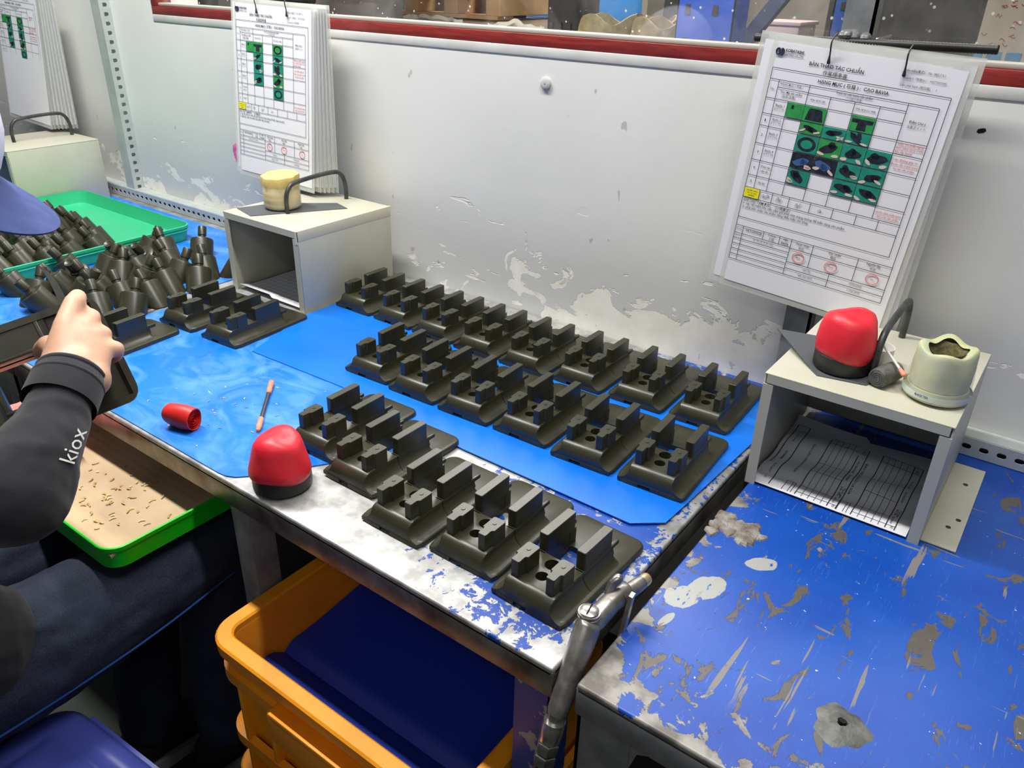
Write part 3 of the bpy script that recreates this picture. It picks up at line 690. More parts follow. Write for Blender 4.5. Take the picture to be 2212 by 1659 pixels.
PLUGS = [(-1.797, 0.667, 227, 0), (-1.723, 0.66, 117, 0), (-1.665, 0.66, 237, 0), (-1.728, 0.732, 222, 0), (-1.817, 0.799, 227, 0), (-1.75, 0.783, 297, 0), (-1.694, 0.782, 207, 0), (-1.621, 0.768, 227, 0), (-1.659, 0.723, 57, 0), (-1.565, 0.773, 167, 0), (-1.504, 0.749, 117, 0), (-1.547, 0.705, 167, 0), (-1.702, 0.837, 132, 0), (-1.812, 0.907, 302, 0), (-1.745, 0.943, 292, 0), (-1.825, 0.975, 87, 0), (-1.776, 1.004, 177, 0), (-1.693, 0.892, 197, 0), (-1.64, 0.845, 77, 0), (-1.684, 0.963, 187, 0), (-1.566, 0.878, 187, 0), (-1.528, 0.817, 182, 0), (-1.614, 0.923, 97, 0), (-1.717, 1.055, 137, 0), (-1.583, 0.979, 147, 0), (-1.536, 0.925, 127, 0), (-1.77, 0.839, 97, 0), (-1.60, 1.085, 60, 0), (-1.555, 1.03, 57, 0),
         (-2.211, 0.975, 222, 1), (-2.137, 0.974, 222, 1), (-2.065, 0.966, 222, 1), (-1.964, 0.944, 222, 1), (-1.911, 0.914, 222, 1), (-2.122, 0.802, 222, 1), (-2.066, 0.81, 222, 1), (-2.012, 0.798, 222, 1), (-1.958, 0.828, 222, 1), (-1.905, 0.85, 222, 1), (-2.178, 0.798, 222, 1), (-1.975, 0.756, 222, 1), (-2.009, 0.712, 222, 1), (-1.921, 0.741, 222, 1), (-1.905, 0.794, 222, 1), (-1.905, 0.687, 222, 1), (-1.994, 0.897, 222, 1), (-2.093, 0.754, 222, 1), (-2.26, 0.845, 222, 1), (-2.198, 0.851, 222, 1), (-2.116, 0.858, 222, 1), (-2.069, 0.889, 222, 1), (-2.027, 0.852, 222, 1), (-1.961, 0.684, 222, 1), (-2.161, 0.893, 222, 1), (-2.239, 0.897, 222, 1), (-2.114, 0.923, 222, 1)]
def across(x, y, z):      # how far to the right a point lies in the picture
    d = V3((x, y, z - 1.39)); return d.dot(rt) / d.dot(fw)
V3 = Vector
ONES = ['', 'first', 'second', 'third', 'fourth', 'fifth', 'sixth', 'seventh', 'eighth', 'ninth', 'tenth', 'eleventh', 'twelfth', 'thirteenth', 'fourteenth', 'fifteenth', 'sixteenth', 'seventeenth', 'eighteenth', 'nineteenth', 'twentieth'] + ['twenty-' + q for q in ('first', 'second', 'third', 'fourth', 'fifth', 'sixth', 'seventh', 'eighth', 'ninth')]
for tr in (0, 1):
    grp = []
    for x, y, a, k in PLUGS:
        if k == tr:
            a = math.radians(a + random.uniform(-8, 8)); q = (x + 0.045 * math.cos(a), y + 0.045 * math.sin(a)); grp.append((across(q[0], q[1], TZ + 0.07), x, y, a))
    grp.sort()
    for i, (key, x, y, a) in enumerate(grp):
        lean = across(x + 0.045 * math.cos(a), y + 0.045 * math.sin(a), TZ + 0.07) - across(x, y, TZ + 0.02)
        how = 'stem leaning left' if lean < -0.012 else 'stem leaning right' if lean > 0.012 else 'stem upright'
        if tr: lb, gr, z = 'dark plug casting in the green tray, %s, %s stem from the left' % (how, ONES[i + 1]), 'plugs in the green tray', TZ + 0.0056
        else: lb, gr, z = 'dark plug casting loose on the mat, %s, %s stem from the left' % (how, ONES[i + 1]), 'plugs scattered on the blue mat', TZ + 0.002
        t = root('plug_casting', (x, y, z), lb, 'metal casting', gr, a)
        for nm, me in zip(('plug_body', 'stem'), PLM):
            o = bpy.data.objects.new(nm, me); COL.objects.link(o); o.parent = t

# ------------------------------------------------------------------ trays
def tray(name, x0, x1, y0, y1, z, h, m, label, cat, r=0.035, flare=0.010, th=0.003, rim=True):
    t = root(name, ((x0 + x1) / 2, (y0 + y1) / 2, z), label, cat)
    def R(d, zz): return [Vector((x, y, zz)) for x, y in rrect(x0 - d, x1 + d, y0 - d, y1 + d, max(r + d, 0.004), 6)]
    b = bmesh.new()
    ring_loft(b, [R(-flare - 0.002, z), R(-flare + 0.002, z + 0.001), R(-0.002, z + h - 0.008), R(0, z + h - 0.007), R(0, z + h - 0.001), R(-0.0015, z + h), R(-th, z + h), R(-th - 0.0005, z + h - 0.006), R(-flare - th + 0.002, z + 0.006), R(-flare - th - 0.002, z + 0.0035)])
    obj('tray_shell', b, m, t, world=True)
    return t
tg = tray('parts_tray', -2.415, -1.857, 0.535, 1.133, TZ + 0.0021, 0.040, MT['tray_green'], 'shallow green plastic tray full of plug castings', 'tray')
def edge_line(t, x0, x1, y0, y1, z, r, m):
    b = bmesh.new(); P = [Vector((x, y, z)) for x, y in rrect(x0, x1, y0, y1, r, 6)]
    tube(b, P + [P[0]], 0.0012, 6, False); obj('rim_bead', b, m, t, world=True)
edge_line(tg, -2.4155, -1.8565, 0.5345, 1.1335, TZ + 0.030, 0.035, MT['tray_green'])

# ------------------------------------------------------------------ cream steel boxes with a rod handle
def cream_box(x0, x1, y0, y1, label, flange=True, tape=False, rz=0.0, taper=0.0):
    z0, z1, th = TZ, TZ + 0.175, 0.0025
    cx, cy = (x0 + x1) / 2, (y0 + y1) / 2
    t = root('steel_box', (cx, cy, z0), label, 'box', None, rz)
    a, d = (x1 - x0) / 2, (y1 - y0) / 2; h = z1 - z0
    b = bmesh.new(); box(b, -a, a, -d, d, h - th, h, 0.001); box(b, -a + 0.004, a - 0.004, -d, -d + th, h - 0.014, h - th * 0.5); obj('top_panel', b, MT['cream'], t)
    for s in (-1, 1):
        b = bmesh.new(); box(b, *sorted((s * a, s * (a - th))), -d + 0.001, d - 0.001, 0, h - th, 0.0008)
        box(b, *sorted((s * a, s * (a - 0.014))), -d, -d + th, 0, h - 0.016)
        obj('side_panel', b, MT['cream'], t)
    b = bmesh.new(); box(b, -a + th, a - th, d - th, d, 0.010, h - th); obj('back_panel', b, MT['cream'], t)
    if flange:
        b = bmesh.new(); box(b, a, a + 0.042, -d + 0.012, d - 0.02, 0.0005, 0.0028, 0.0006)
        obj('foot_flange', b, MT['cream'], t)
        for fy in (-0.07, -0.045, 0.055):
            b = bmesh.new(); lathe(b, [(0.0035, 0.0027), (0.0035, 0.0031)], 10, Matrix.Translation((a + 0.024 + (0.008 if fy == -0.045 else 0), fy, 0))); obj('rivet_hole', b, MT['black_base'], t)
    if tape:
        b = bmesh.new(); box(b, a - 0.004, a + 0.0006, -d - 0.0004, d, h - 0.021, h + 0.0006, 0.0005); box(b, a - 0.006, a + 0.0006, -d - 0.0006, -d + 0.002, h - 0.026, h); obj('tape_strip', b, MT['tape'], t)
    b = bmesh.new()
    hp = smooth_path([(0, -0.055, h - 0.004), (0, -0.055, h + 0.030), (0, -0.046, h + 0.052), (0, -0.020, h + 0.062), (0, 0.075, h + 0.066), (0, 0.102, h + 0.056), (0, 0.112, h + 0.030), (0, 0.112, h - 0.004)], 5)
    tube(b, hp, 0.0048, 10); obj('rod_handle', b, MT['black_rod'], t)
    return t
cream_box(-0.283, -0.050, 0.967, 1.232, 'open cream steel box on the right bench with red lump on top')
cream_box(-1.484, -1.246, 0.978, 1.242, 'open cream steel box with taped edge and yellow wax jar on top', flange=False, tape=True)
cream_box(-2.655, -2.418, 0.955, 1.215, 'cream steel box behind the green tray at far left', flange=False)

# ------------------------------------------------------------------ wax lumps, jars, small things
def wax_lump(x, y, z, s, label, seed, tall):
    t = root('wax_lump', (x, y, z), label, 'wax block')
    b = bmesh.new(); lathe(b, [(0.036 * s, 0), (0.0375 * s, 0.002), (0.0375 * s, 0.022 * s), (0.035 * s, 0.025 * s)], 32, Matrix.Identity(4)); obj('black_cap', b, MT['black_base'], t)
    rnd = random.Random(seed); ph = [rnd.uniform(0, 6.3) for _ in range(6)]
    def wob(r, zz, a, k):
        return r * (1 + 0.035 * math.sin(3 * a + ph[0]) + 0.03 * math.sin(2 * a + ph[1]) + 0.015 * math.sin(5 * a + ph[2] + k)), zz + 0.0025 * math.sin(2 * a + ph[3]) * (1 if k > 1 else 1.2)
    prof = [(0.030, 0.016), (0.0385, 0.019), (0.0400, 0.025), (0.0388, 0.033), (0.0355, 0.044), (0.0330, 0.054), (0.0308, 0.062), (0.0272, 0.0680), (0.0205, 0.0715), (0.0080, 0.0728)] if not tall else \
           [(0.030, 0.018), (0.0378, 0.021), (0.0392, 0.028), (0.0390, 0.040), (0.0372, 0.054), (0.0342, 0.066), (0.0300, 0.0735), (0.0215, 0.0780), (0.0070, 0.0795)]
    b = bmesh.new(); lathe(b, [(r * s, zz * s) for r, zz in prof], 36, None, wob); obj('wax_dome', b, MT['red_wax'], t, angle=80)
    return t
wax_lump(-0.790, 0.553, TZ + 0.0022, 1.08, 'red wax lump on a black cap at the bench edge', 3, False)
wax_lump(-0.207, 1.046, TZ + 0.178, 1.0, 'red wax lump on a black cap on the right cream box', 5, True)
b = bmesh.new()
def rubber_piece(pts, z0, lift, label, name='rubber_sheet'):
    b = bmesh.new(); top = [b.verts.new((x, y, z0 + 0.0012 + lift(x, y))) for x, y in pts]; bot = [b.verts.new((x, y, z0 + lift(x, y))) for x, y in pts]
    b.faces.new(top); b.faces.new(bot)
    for i in range(len(pts)): j = (i + 1) % len(pts); b.faces.new((top[i], top[j], bot[j], bot[i]))
    return tag(obj(name, b, MT['rubber'], None, smooth=False), label, 'rubber sheet')
rubber_piece([(-0.312, 1.085), (-0.225, 1.000), (-0.165, 1.012), (-0.150, 1.060), (-0.20, 1.13), (-0.255, 1.135)], TZ + 0.1752, lambda x, y: max(0, -0.27 - x) * 0.35, 'thin black rubber sheet under the red lump on the right box')
rubber_piece([(-1.478, 1.010), (-1.405, 0.990), (-1.355, 1.075), (-1.30, 1.165), (-1.35, 1.18), (-1.45, 1.09)], TZ + 0.1752, lambda x, y: 0.0, 'grey rubber sheet under the yellow wax jar')
# clear cut bottle with greenish wax and a burnt hollow
BZ = TZ + 0.1755
t = root('wax_jar', (-0.088, 1.040, BZ), 'cut clear bottle with pale hollow wax on the right cream box', 'jar')
def wobj(r, z, a, k): return r * (1 + (0.06 * math.sin(4 * a + 0.7) + 0.03 * math.sin(2 * a)) * min(1, max(0, (z - 0.03) / 0.03))), z + (0.0030 * math.sin(4 * a + 1.0) + 0.003 * math.sin(a)) * min(1, max(0, (z - 0.05) / 0.01))
b = bmesh.new(); lathe(b, [(0.034, 0.018), (0.0352, 0.030), (0.0342, 0.045), (0.0325, 0.060), (0.0315, 0.066), (0.0285, 0.0685), (0.0215, 0.0655)], 40, None, wobj, True); obj('wax_fill', b, MT['pale_wax'], t, angle=70)
b = bmesh.new(); lathe(b, [(0.0245, 0.0660), (0.0190, 0.058), (0.0160, 0.045), (0.0100, 0.036), (0.0002, 0.033)], 28, None, lambda r, z, a, k: (r * (1 + 0.10 * math.sin(3 * a) + 0.05 * math.sin(7 * a)), z), True); obj('burnt_hollow', b, MT['burnt_wax'], t, angle=60)
b = bmesh.new(); lathe(b, [(0.033, 0.0005), (0.0395, 0.004), (0.0400, 0.010), (0.0395, 0.016), (0.0375, 0.021), (0.0372, 0.034), (0.0358, 0.048), (0.0338, 0.062), (0.0332, 0.066)], 40, None, None, True); obj('bottle_wall', b, MT['clear'], t, angle=60)
b = bmesh.new(); lathe(b, [(0.002, 0.001), (0.0385, 0.0035), (0.0385, 0.006), (0.036, 0.017), (0.003, 0.018)], 36); obj('bottle_base', b, MT['pale_wax'], t)
b = bmesh.new(); lathe(b, [(0.0402, 0.0065), (0.0404, 0.010), (0.0399, 0.0145)], 40, None, None, True); obj('white_band', b, MT['white_band'], t)
b = bmesh.new(); VF = text_geo('BLACK TEA', 0.017, 0.0030, 0.02)
add_flat(b, VF, lambda x, y: Vector((0.0407 * math.cos(-2.05 + x / 0.0407), 0.0407 * math.sin(-2.05 + x / 0.0407), 0.0120 + y))); obj('printed_lettering', b, MT['ink'], t, smooth=False)
# yellow wax jar
t = root('wax_jar', (-1.408, 1.078, BZ + 0.0012), 'ribbed clear jar of yellow wax on the left cream box', 'jar')
sq = lambda r, z, a, k: (r * (1 + 0.10 * (math.cos(4 * a) ** 2 - 0.5) * min(1, max(0, (z - 0.038) / 0.012))), z + 0.003 * math.sin(a) * (1 if z > 0.05 else 0))
b = bmesh.new(); lathe(b, [(0.034, 0.002), (0.0385, 0.006), (0.0385, 0.036), (0.037, 0.042), (0.0385, 0.050), (0.0395, 0.066), (0.0385, 0.0705), (0.034, 0.072), (0.015, 0.0715), (0.004, 0.070)], 40, None, sq); obj('wax_fill', b, MT['yellow_wax'], t, angle=50)
b = bmesh.new(); lathe(b, [(0.034, 0.0002), (0.0400, 0.004), (0.0402, 0.012), (0.0390, 0.015), (0.0402, 0.018), (0.0402, 0.026), (0.0390, 0.029), (0.0402, 0.032), (0.0402, 0.040), (0.0386, 0.043), (0.0392, 0.048)], 40, None, None, True); obj('bottle_wall', b, MT['clear'], t, angle=60)
# grey cloth roll, cotton stick, white cup, on the right box
t = root('cloth_roll', (-0.148, 1.035, BZ + 0.013), 'small grey knitted cloth roll between red lump and jar', 'cloth roll')
b = bmesh.new(); Mx = Matrix.Rotation(math.radians(72), 4, 'Z') @ Matrix.Rotation(PI / 2, 4, 'Y')
lathe(b, [(0.0115, -0.022), (0.0128, -0.020), (0.0134, 0), (0.0126, 0.02), (0.0112, 0.022)], 20, Mx, lambda r, z, a, k: (r * (1 + 0.03 * math.sin(5 * a + k)), z)); obj('roll_body', b, MT['grey_cloth'], t)
b = bmesh.new(); sp = []
for k in range(60):
    a = k * 0.36; r = 0.0018 + 0.0088 * k / 59; sp.append(Mx @ Vector((r * math.cos(a), r * math.sin(a), -0.0222)))
tube(b, sp, 0.0007, 5); obj('spiral_edge', b, MT['rubber'], t)
t = root('dabbing_stick', (-0.145, 1.03, BZ + 0.03), 'thin pink dabbing stick leaning on the cloth roll', 'stick')
b = bmesh.new(); tube(b, [(-0.166, 1.068, BZ + 0.038), (-0.129, 1.020, BZ + 0.028)], 0.0016, 8); obj('shaft', b, MT['white'], t, world=True)
b = bmesh.new(); capsule(b, (-0.133, 1.025, BZ + 0.029), (-0.1255, 1.0155, BZ + 0.0272), 0.0024, 0.0034, 10); obj('pink_tip', b, MT['pink'], t, world=True)
t = root('plastic_cup', (-0.172, 1.092, BZ), 'small white plastic cup behind the red lump', 'cup')
b = bmesh.new(); lathe(b, [(0.016, 0), (0.0175, 0.002), (0.0185, 0.026), (0.0172, 0.026), (0.016, 0.004), (0.001, 0.003)], 24); obj('cup_shell', b, MT['white'], t)
# red roll on the mat
t = root('tape_roll', (-1.030, 0.556, TZ + 0.0210), 'short roll of red rubber tape lying on the blue mat', 'tape roll')
Mr = Matrix.Scale(0.92, 4) @ Matrix.Rotation(math.radians(14), 4, 'Z') @ Matrix.Rotation(PI / 2, 4, 'Y')
b = bmesh.new(); lathe(b, [(0.0145, -0.027), (0.0182, -0.0262), (0.0205, -0.010), (0.0208, 0.004), (0.0192, 0.020), (0.0178, 0.0265), (0.0165, 0.0265), (0.0150, 0.019)], 28, Mr, lambda r, z, a, k: (r * (1 + 0.07 * math.sin(2 * a + 0.4 + 0.3 * k) + 0.04 * math.sin(3 * a + 1.3 * k)), z)); obj('outer_wrap', b, MT['red_cloth'], t, angle=60)
b = bmesh.new(); sp = []
for k in range(52):
    a = k * 0.38; r = 0.003 + 0.0122 * k / 51; sp.append((r, a))
for (r0, a0), (r1, a1) in zip(sp, sp[1:]):
    q = [Mr @ Vector((r * math.cos(a), r * math.sin(a), z)) for r, a, z in ((r0, a0, 0.012), (r1, a1, 0.012), (r1, a1, 0.0255), (r0, a0, 0.0255))]
    b.faces.new([b.verts.new(v) for v in q])
obj('inner_winding', b, MT['red_cloth'], t)
b = bmesh.new(); lathe(b, [(0.0150, 0.0125), (0.0005, 0.0125)], 20, Mr); obj('roll_shade_disc', b, MT['red_shaded'], t)  # darker red disc, shade inside the roll put into its colour
# needle file with wrapped ends
t = root('needle_file', (-0.985, 0.675, TZ + 0.006), 'thin dark file with salmon tape wrapped round both ends', 'file')
A_, B_ = Vector((-0.9264, 0.6157, TZ + 0.0065)), Vector((-1.0414, 0.7331, TZ + 0.0068)); dv = (B_ - A_)
b = bmesh.new(); tube(b, [A_ + dv * 0.1, A_ + dv * 0.9], 0.0032, 8); obj('file_shaft', b, MT['stick'], t, world=True)
b = bmesh.new(); tube(b, [A_ + dv * k for k in (0, 0.02, 0.08, 0.13, 0.18, 0.23, 0.24)], [0.002, 0.0038, 0.0048, 0.0043, 0.0046, 0.0038, 0.0022], 12); obj('tape_wrap', b, MT['pink'], t, world=True)
b = bmesh.new(); tube(b, [A_ + dv * k for k in (0.74, 0.75, 0.82, 0.88, 0.93, 0.99, 1.0)], [0.003, 0.0042, 0.0048, 0.0044, 0.0050, 0.0046, 0.002], 12); obj('tape_wrap', b, MT['pink'], t, world=True)

# ------------------------------------------------------------------ hanging instruction sheets
PW = 0.254           # page width; page coordinates: u 0..1 across, v 0..1.45 down
HL = [(0.0, 0.962, 0.135), (0.0, 0.925, 0.195), (0.055, 0.235, 0.235), (0.235, 0.77, 0.237), (0.0, 0.77, 0.300), (0.0, 0.77, 0.388), (0.0, 0.925, 0.388), (0.0, 0.925, 0.458), (0.0, 0.925, 0.562), (0.0, 0.925, 0.66), (0.0, 0.925, 0.754), (0.0, 0.925, 0.83), (0.0, 0.925, 0.892), (0.0, 0.925, 1.022), (0.0, 0.962, 1.075), (0.0, 0.962, 1.30), (0.0, 0.365, 1.125), (0.0, 0.365, 1.16), (0.0, 0.365, 1.195), (0.0, 0.365, 1.23), (0.0, 0.365, 1.265), (0.365, 0.962, 1.13), (0.365, 0.962, 1.217), (0.365, 0.962, 1.258)]
VL = [(0.0, 0.135, 1.30), (0.962, 0.135, 1.30), (0.925, 0.195, 1.022), (0.055, 0.195, 0.83), (0.135, 0.30, 0.83), (0.235, 0.195, 0.83), (0.365, 0.237, 0.83), (0.50, 0.237, 0.83), (0.635, 0.237, 0.83), (0.77, 0.195, 0.83)] + \
     [(u, 0.83, 0.892) for u in (0.098, 0.18, 0.285, 0.415, 0.55, 0.685, 0.81)] + [(0.05, 1.075, 1.30), (0.185, 1.075, 1.125), (0.29, 1.075, 1.125), (0.365, 1.075, 1.30), (0.50, 1.075, 1.217), (0.635, 1.217, 1.30), (0.77, 1.075, 1.217)]
TXT = [('KOBAYASHI', 0.052, 0.036, 0.104, 0.016, 0.03), ('CASTING CO.,LTD', 0.048, 0.060, 0.110, 0.012, 0.02), ('BẢN THAO TÁC CHUẨN', 0.200, 0.078, 0.300, None, 0.012), ('作業標準書', 0.285, 0.119, 0.135, None, 0.0),
       ('HẠNG MỤC ( 項目 ) :  CẠO BAVIA', 0.272, 0.167, 0.385, None, 0.014), ('HẠNG MỤC ( 項目 )', 0.068, 0.215, 0.13, None, 0.004), ('Tên/ Mã sản phẩm', 0.075, 0.255, 0.13, None, 0.006), ('(品名/品番)', 0.09, 0.278, 0.08, None, 0), ('No.', 0.016, 0.247, 0.024, None, 0),
       ('Trình tự cạo bavia sản phẩm', 0.385, 0.207, 0.20, None, 0.006), ('バリ取り手順', 0.445, 0.226, 0.085, None, 0), ('VFA-1819-100', 0.255, 0.268, 0.085, None, 0.006), ('VFA-1819-C/1-438L', 0.512, 0.27, 0.11, None, 0.006), ('Điểm Chú ý', 0.80, 0.283, 0.085, None, 0.01), ('注意ポイント', 0.795, 0.308, 0.095, None, 0),
       ('Bước 1', 0.070, 0.332, 0.05, None, 0.006), ('ステップ1', 0.063, 0.354, 0.06, None, 0), ('Bước 2', 0.070, 0.412, 0.05, None, 0.006), ('ステップ2', 0.063, 0.433, 0.06, None, 0), ('Bước 3', 0.070, 0.495, 0.05, None, 0.006), ('ステップ3', 0.063, 0.516, 0.06, None, 0), ('Bước 4', 0.070, 0.595, 0.05, None, 0.006), ('ステップ4', 0.063, 0.616, 0.06, None, 0), ('Trám sáp', 0.066, 0.692, 0.060, None, 0.006), ('cạo lại', 0.072, 0.718, 0.045, None, 0.006), ('Xịt khí', 0.072, 0.79, 0.045, None, 0.006),
       ('1', 0.024, 0.425, 0.006, 0.014, 0), ('2', 0.022, 0.51, 0.010, 0.014, 0), ('3', 0.022, 0.61, 0.010, 0.014, 0), ('4', 0.022, 0.705, 0.010, 0.014, 0), ('5', 0.022, 0.79, 0.010, 0.014, 0),
       ('GHI CHÚ TÂM ĐẮC  （心得書き）', 0.008, 0.906, 0.30, None, 0.006), ('1- sáp rất mềm,nên việc cầm giữ phải nhẹ nhàng không để biến dạng sản phẩm', 0.012, 0.930, 0.63, None, 0.004), ('2- phải bảo quản sản phẩm đúng điều kiện cho phép', 0.012, 0.953, 0.42, None, 0.004),
       ('K.hàng', 0.006, 1.098, 0.038, None, 0), ('SATOSHOJI', 0.068, 1.096, 0.105, None, 0.008), ('C.đoạn', 0.215, 1.088, 0.05, None, 0), ('工程', 0.222, 1.110, 0.036, None, 0), ('cạo', 0.313, 1.088, 0.030, None, 0.012), ('bavia', 0.306, 1.109, 0.044, None, 0.012), ('Thừa nhận', 0.392, 1.092, 0.085, None, 0.004), ('承認', 0.415, 1.115, 0.034, None, 0), ('Xác nhận', 0.595, 1.092, 0.075, None, 0.004), ('確認', 0.612, 1.115, 0.034, None, 0), ('Người lập', 0.822, 1.092, 0.08, None, 0.004), ('作成', 0.845, 1.115, 0.034, None, 0),
       ('Ngày hiệu', 0.006, 1.142, 0.040, None, 0), ('Lý do và vị trí sửa', 0.13, 1.142, 0.13, None, 0), ('ngày lập', 0.475, 1.238, 0.05, None, 0), ('ngày ban hành', 0.455, 1.279, 0.09, None, 0), ('10/02/2020', 0.76, 1.238, 0.075, None, 0), ('11/02/2020', 0.76, 1.279, 0.075, None, 0),
       ('Biểu mẫu(書式) :  No. 08D.7.5.1', 0.70, 0.036, 0.20, None, 0), ('Số quản lí（管理No.）: HQTT02/20BV', 0.70, 0.073, 0.22, None, 0), ('Lần phát hành (発行版)  :   1', 0.70, 0.110, 0.18, None, 0)]
TXR = [('kiểm tra phần ngoại', 0.780, 0.402, 0.135, None, 0.006), ('quan bệnh ngoài trước', 0.777, 0.423, 0.142, None, 0.006), ('khi lấy bavia', 0.777, 0.444, 0.09, None, 0.006), ('cạo đường giáp mí', 0.785, 0.487, 0.125, None, 0.006), ('khuôn sẵn mạnh tránh', 0.778, 0.510, 0.14, None, 0.006), ('bụi lên sản phẩm', 0.795, 0.533, 0.11, None, 0.006), ('xịt khí sạch phần bavia', 0.778, 0.785, 0.14, None, 0.006), ('dính trên sản phẩm', 0.79, 0.808, 0.12, None, 0.006), ('Minh', 0.416, 1.174, 0.026, None, 0.01), ('Phụng', 0.616, 1.174, 0.030, None, 0.01), ('Âu', 0.868, 1.174, 0.016, None, 0.01)]
def page_fn(y): return lambda u, v: Vector(((u - 0.5) * PW, y, -v * PW))
def line_quads(b, f, th):
    def q(u0, v0, u1, v1): b.faces.new([b.verts.new(f(u, v)) for u, v in ((u0, v0), (u1, v0), (u1, v1), (u0, v1))])
    for u0, u1, v in HL: q(u0, v - th, u1, v + th)
    for u, v0, v1 in VL: q(u - th, v0, u + th, v1)
def text_block(b, items, f):
    for s, u, v, wd, ht, bold in items:
        VF = text_geo(s, wd, ht, bold)
        add_flat(b, VF, lambda x, y, u=u, v=v: f(u + x, v - y))
F1 = page_fn(-0.0010)
b = bmesh.new(); line_quads(b, F1, 0.0016)
for k, (u, v) in enumerate(((0.0, 0.03), (0.022, 0.03))):      # emblem before the company name: two linked curved strokes
    P = [F1(u + 0.010 + 0.011 * math.cos(a), 0.047 + 0.016 * math.sin(a)) for a in [PI * (0.3 + k + j * 0.12) for j in range(14)]]
    tube(b, P, 0.0011, 6)
    P = [F1(0.014 + 0.016 * (k + 0.1), 0.032), F1(0.018 + 0.012 * k, 0.047), F1(0.014 + 0.016 * (k + 0.2), 0.064)]; tube(b, P, 0.0011, 6)
def finish_mesh(b, name):
    me = bpy.data.meshes.new(name); b.to_mesh(me); b.free(); return me
LINES = finish_mesh(b, 'printed_lines')
b = bmesh.new(); text_block(b, TXT, F1); TEXTS = finish_mesh(b, 'printed_text')
REDS = []
for grp in (TXR[0:3], TXR[3:6], TXR[6:8]):
    b = bmesh.new(); text_block(b, grp, F1); REDS.append(('red_note', finish_mesh(b, 'red_note')))
for u, it in zip((0.429, 0.630, 0.876), TXR[8:11]):
    b = bmesh.new(); text_block(b, [it], F1)
    P = [F1(u + 0.036 * math.cos(a), 1.174 + 0.030 * math.sin(a)) for a in [2 * PI * j / 28 for j in range(29)]]
    tube(b, P, 0.00042, 5, False); REDS.append(('red_stamp', finish_mesh(b, 'red_stamp')))
SIGN = []
for i, (u, v, n) in enumerate(((0.115, 0.86, 5), (0.205, 0.86, 4), (0.325, 0.862, 4), (0.465, 0.862, 3))):
    b = bmesh.new(); rnd = random.Random(i + 4); P = [F1(u + 0.011 * j + rnd.uniform(-0.004, 0.004), v + (-0.014 if j % 2 else 0.012) * rnd.uniform(0.4, 1.1)) for j in range(n)]
    tube(b, smooth_path(P, 4), 0.00035, 4); SIGN.append(finish_mesh(b, 'pen_signature'))
b = bmesh.new(); b.faces.new([b.verts.new(page_fn(-0.0009)(u, v)) for u, v in ((0.003, 0.833), (0.098, 0.833), (0.098, 0.890), (0.003, 0.890))]); YEL = finish_mesh(b, 'yellow_cell')
b = bmesh.new(); text_block(b, [('NGƯỜI THAO', 0.016, 0.846, 0.068, None, 0), ('TÁC KÝ XÁC', 0.018, 0.861, 0.064, None, 0), ('NHẬN', 0.032, 0.876, 0.036, None, 0)], F1); YTX = finish_mesh(b, 'cell_text')
